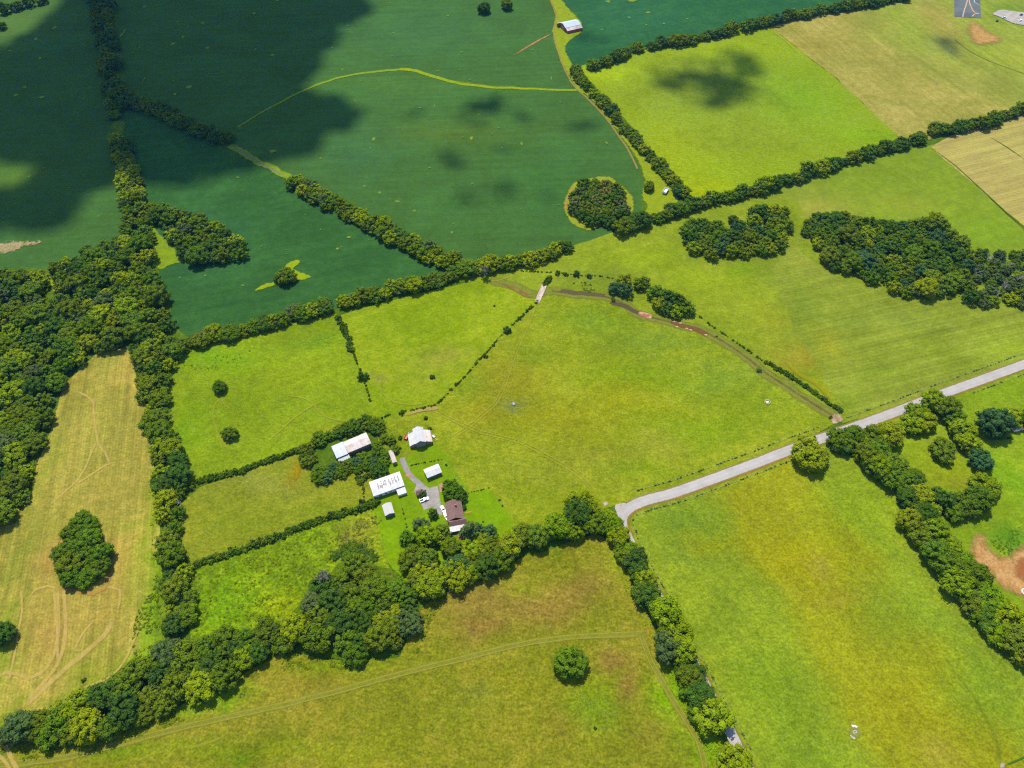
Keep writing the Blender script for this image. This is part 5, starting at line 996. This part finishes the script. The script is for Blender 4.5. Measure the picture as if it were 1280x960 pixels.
# broken concrete ring with a trough in the road hay field
w_ = P(1068, 915); root = empty('water_trough', (w_.x, w_.y, .02), .3); tag(root, 'pale concrete trough inside a broken ring on the hay field', 'trough')
m = MB(); n = 22
for r0, a0_, a1_ in ((2.6, 30, 85), (2.6, 190, 245)):
    seg = 10; st = [R(a0_+(a1_-a0_)*k/seg) for k in range(seg+1)]
    loop = [(math.cos(q)*(r0+rng.uniform(.3, .6)), math.sin(q)*(r0+rng.uniform(.3, .6)), 0) for q in st]+[(math.cos(q)*(r0-rng.uniform(.2, .8)), math.sin(q)*(r0-rng.uniform(.2, .8)), 0) for q in reversed(st)]
    m.prism(loop, (0, 0, .25))
m.build('ring', conc, root)
MB().box(-.9, .9, -.55, -.4, 0, .6).box(-.9, .9, .4, .55, 0, .6).box(-.9, -.75, -.4, .4, 0, .6).box(.75, .9, -.4, .4, 0, .6).box(-.75, .75, -.4, .4, 0, .3).build('basin', plain('trough_concrete', (.42, .40, .32), .9, .1), root)
patch('bare_soil', [(1058, 912), (1064, 907), (1074, 908), (1078, 916), (1074, 923), (1062, 922)], decal_mat('trodden', S(160, 160, 90), None, .5, .8, .7), 1.2, 1)
patch('bare_soil', [(1246, 955), (1251, 951), (1257, 955), (1255, 962), (1248, 962)], decal_mat('trodden_b', S(206, 184, 150), None, .5, .7, .9), 1, 1)
strip('farm_track', [(1256, 957), (1272, 950), (1300, 938)], .9, decal_mat('wet_track', S(70, 120, 30), None, .5, .6, .8))
strip('farm_track', [(1180, 820), (1215, 870), (1240, 915), (1250, 955)], 2.2, decal_mat('swale', S(116, 146, 40), None, .2, 1.0, .22))
# farm crossing over the creek
pa, pb = P(681, 356), P(671.5, 378); root = empty('farm_bridge', ((pa.x+pb.x)/2, (pa.y+pb.y)/2, .3), math.atan2(pb.y-pa.y, pb.x-pa.x)); tag(root, 'pink-white concrete crossing over the brown creek', 'bridge')
Lb = (pb-pa).length; MB().box(-Lb/2, Lb/2, -1.6, 1.6, -.25, .08).build('deck', plain('bridge_slab', (.36, .28, .24), .9, .2, .6, (.28, .19, .14)), root)
for s in (-1, 1): MB().box(-Lb/2+1, Lb/2-1, s*1.62-.12, s*1.62+.12, -.2, .4).build('kerb', conc, root)
# dark pond-like lot with pale paths, top right
tag(mesh_np('asphalt_lot', [(*P(1192, -30)[:2], .3), (*P(1193, 21)[:2], .3), (*P(1226, 23)[:2], .3), (*P(1224, -30)[:2], .3)], [(0, 1, 2), (0, 2, 3)], plain('dark_lot', (.05, .055, .06), .7, .1, .1, (.07, .08, .075)), None), kind='structure')
lot = decal_mat('lot_path', S(222, 184, 150), None, .5, .25)
strip('path', [(1209, -6), (1208.5, 3), (1206, 10), (1204.5, 16), (1203, 22)], 1.6, lot, z=.42); strip('path', [(1210, -6), (1212, 4), (1215, 12), (1219, 17), (1224, 17)], 1.6, lot, z=.424); strip('path', [(1224, 17), (1218, 18), (1214, 21.5)], 1.6, lot, z=.428)
strip('path', [(1218, -4), (1217.5, 3), (1225, 7.5)], 1.2, decal_mat('lot_kerb', S(214, 220, 210), None, .5, .25), z=.432, smooth=False)
# round pool at the yard edge
w_ = P(1281, 741); root = empty('swimming_pool', (w_.x, w_.y, .02)); tag(root, 'round blue above-ground pool beside the bare dirt', 'pool')
n = 24; m = MB(); circ = lambda r_, z: [(math.cos(2*math.pi*k/n)*r_, math.sin(2*math.pi*k/n)*r_, z) for k in range(n)]
o_, i_ = circ(2.0, 0), circ(1.85, 0); b = 0; m.v = circ(2.0, 0)+circ(2.0, 1.2)+circ(1.8, 1.2)+circ(1.8, .1)
for k in range(n):
    k2 = (k+1) % n
    for q in range(3): m.f.append((q*n+k, q*n+k2, (q+1)*n+k2, (q+1)*n+k))
m.build('rim', plain('pool_wall', (.7, .75, .76), .5), root)
m = MB(); m.v = circ(1.79, 1.0); m.f = [tuple(range(n))]; m.build('water', plain('pool_water', (.05, .35, .42), .08, .1, 1, None, .5), root)

# ------------------------------------------------------------------ clouds far above that shade the fields
cm = NT('cloud_white'); d = cm.n('ShaderNodeBsdfDiffuse'); d.inputs[0].default_value = (.9, .9, .9, 1); cm.l(d.outputs[0], cm.out.inputs[0]); cloud_m = cm.m
puffs = []
for i in range(4):
    v, t = ICO[2]; dd = np.array([mnoise.noise(Vector(tuple(q*1.6+i*7)))*.35+mnoise.noise(Vector(tuple(q*4+i*7)))*.15 for q in v]); puffs.append((v*(1+dd)[:, None], t))
CH = 1700/math.sin(ELEV)
class CloudB(Merger): pass
def puff(M, g, r_, lift=0): 
    p = Vector((g[0], g[1], 0))+SUN*(CH+lift); M.add(puffs[rng.randrange(4)], tuple(p), (r_, r_, r_*.75), rng.uniform(0, 6.28), (.9, .9, .9))
big = [(80, -120), (520, -120), (470, -40), (452, -8), (462, 8), (448, 26), (432, 44), (412, 56), (403, 74), (398, 92), (402, 106), (414, 120), (430, 135), (436, 154), (424, 172), (404, 190), (380, 204), (352, 214), (320, 222), (270, 226), (220, 229), (178, 228), (160, 214), (148, 206), (142, 232), (112, 250), (104, 274), (80, 286), (40, 292), (-60, 300), (-260, 330), (-260, 245), (0, 240), (36, 236), (44, 218), (30, 206), (0, 204), (-260, 190), (-260, 90), (-20, 64), (30, 44), (62, 10), (78, -20)]
poly = [P(x, y) for x, y in big]; xs = [p.x for p in poly]; ys = [p.y for p in poly]
M = Merger(); n = 5200
X = nrg.uniform(min(xs), max(xs), n); Y = nrg.uniform(min(ys), max(ys), n); WX, WY = warp(X, Y, .018, 26, 4); m_ = inside(poly, WX, WY); X, Y, WX, WY = X[m_], Y[m_], WX[m_], WY[m_]; D = dist_edge(poly, WX, WY)
for x, y, dd in zip(X, Y, D):
    r_ = min(26, max(3.5, dd*.9))*rng.uniform(.8, 1.1)
    if r_ > 14 and rng.random() < .6: continue
    puff(M, (x, y), r_, rng.uniform(0, 60)*min(1, dd/20))
Xe = []
tag(M.build('cloud', cloud_m), kind='stuff')
M = Merger()
wisps = [(905, 96, 30, 20, .8), (930, 80, 15, 12, 1.0), (890, 126, 24, 8, .9), (846, 99, 30, 9, .5), (912, 110, 24, 11, .9), (890, 104, 26, 11, 1.0), (862, 97, 18, 8, .8), (918, 106, 18, 9, 1.0), (932, 82, 13, 12, .9), (893, 127, 22, 6, .8), (820, 96, 18, 6, .35), (842, 104, 16, 8, .6), (608, 134, 24, 9, 1.3), (590, 148, 20, 5, .6), (570, 202, 12, 8, 1.4), (626, 237, 14, 7, 1.3), (586, 246, 10, 8, 1.1), (510, 142, 16, 6, .3), (652, 146, 14, 6, .45), (728, 156, 18, 5, .5), (738, 48, 16, 5, .45), (1184, 52, 9, 9, .5), (690, 250, 12, 5, .3), (640, 190, 16, 6, .25)]
for x, y, rx, ry, dn in wisps:
    c = P(x, y); m1 = mpp(y); m2 = abs((P(x, y-1)-c).y); area = math.pi*rx*m1*ry*m2
    for _ in range(int(area*1.5*dn*.026)):
        a_ = rng.gauss(0, .5); b_ = rng.gauss(0, .5); puff(M, (c.x+a_*rx*m1*1.25, c.y+b_*ry*m2*1.3), rng.uniform(2.0, 5.5), rng.uniform(-20, 20))
tag(M.build('cloud', cloud_m), kind='stuff')

# ------------------------------------------------------------------ haze
HAZE = 0.00003
if HAZE:
    s = NT('haze'); v = s.n('ShaderNodeVolumePrincipled'); v.inputs['Density'].default_value = HAZE; v.inputs['Color'].default_value = (.10, .45, 1.0, 1); v.inputs['Anisotropy'].default_value = .2
    s.l(v.outputs[0], s.out.inputs['Volume'])
    o = MB().box(-2200, 2200, -1000, 2600, -1.5, 372).build('haze', s.m); tag(o, kind='stuff')
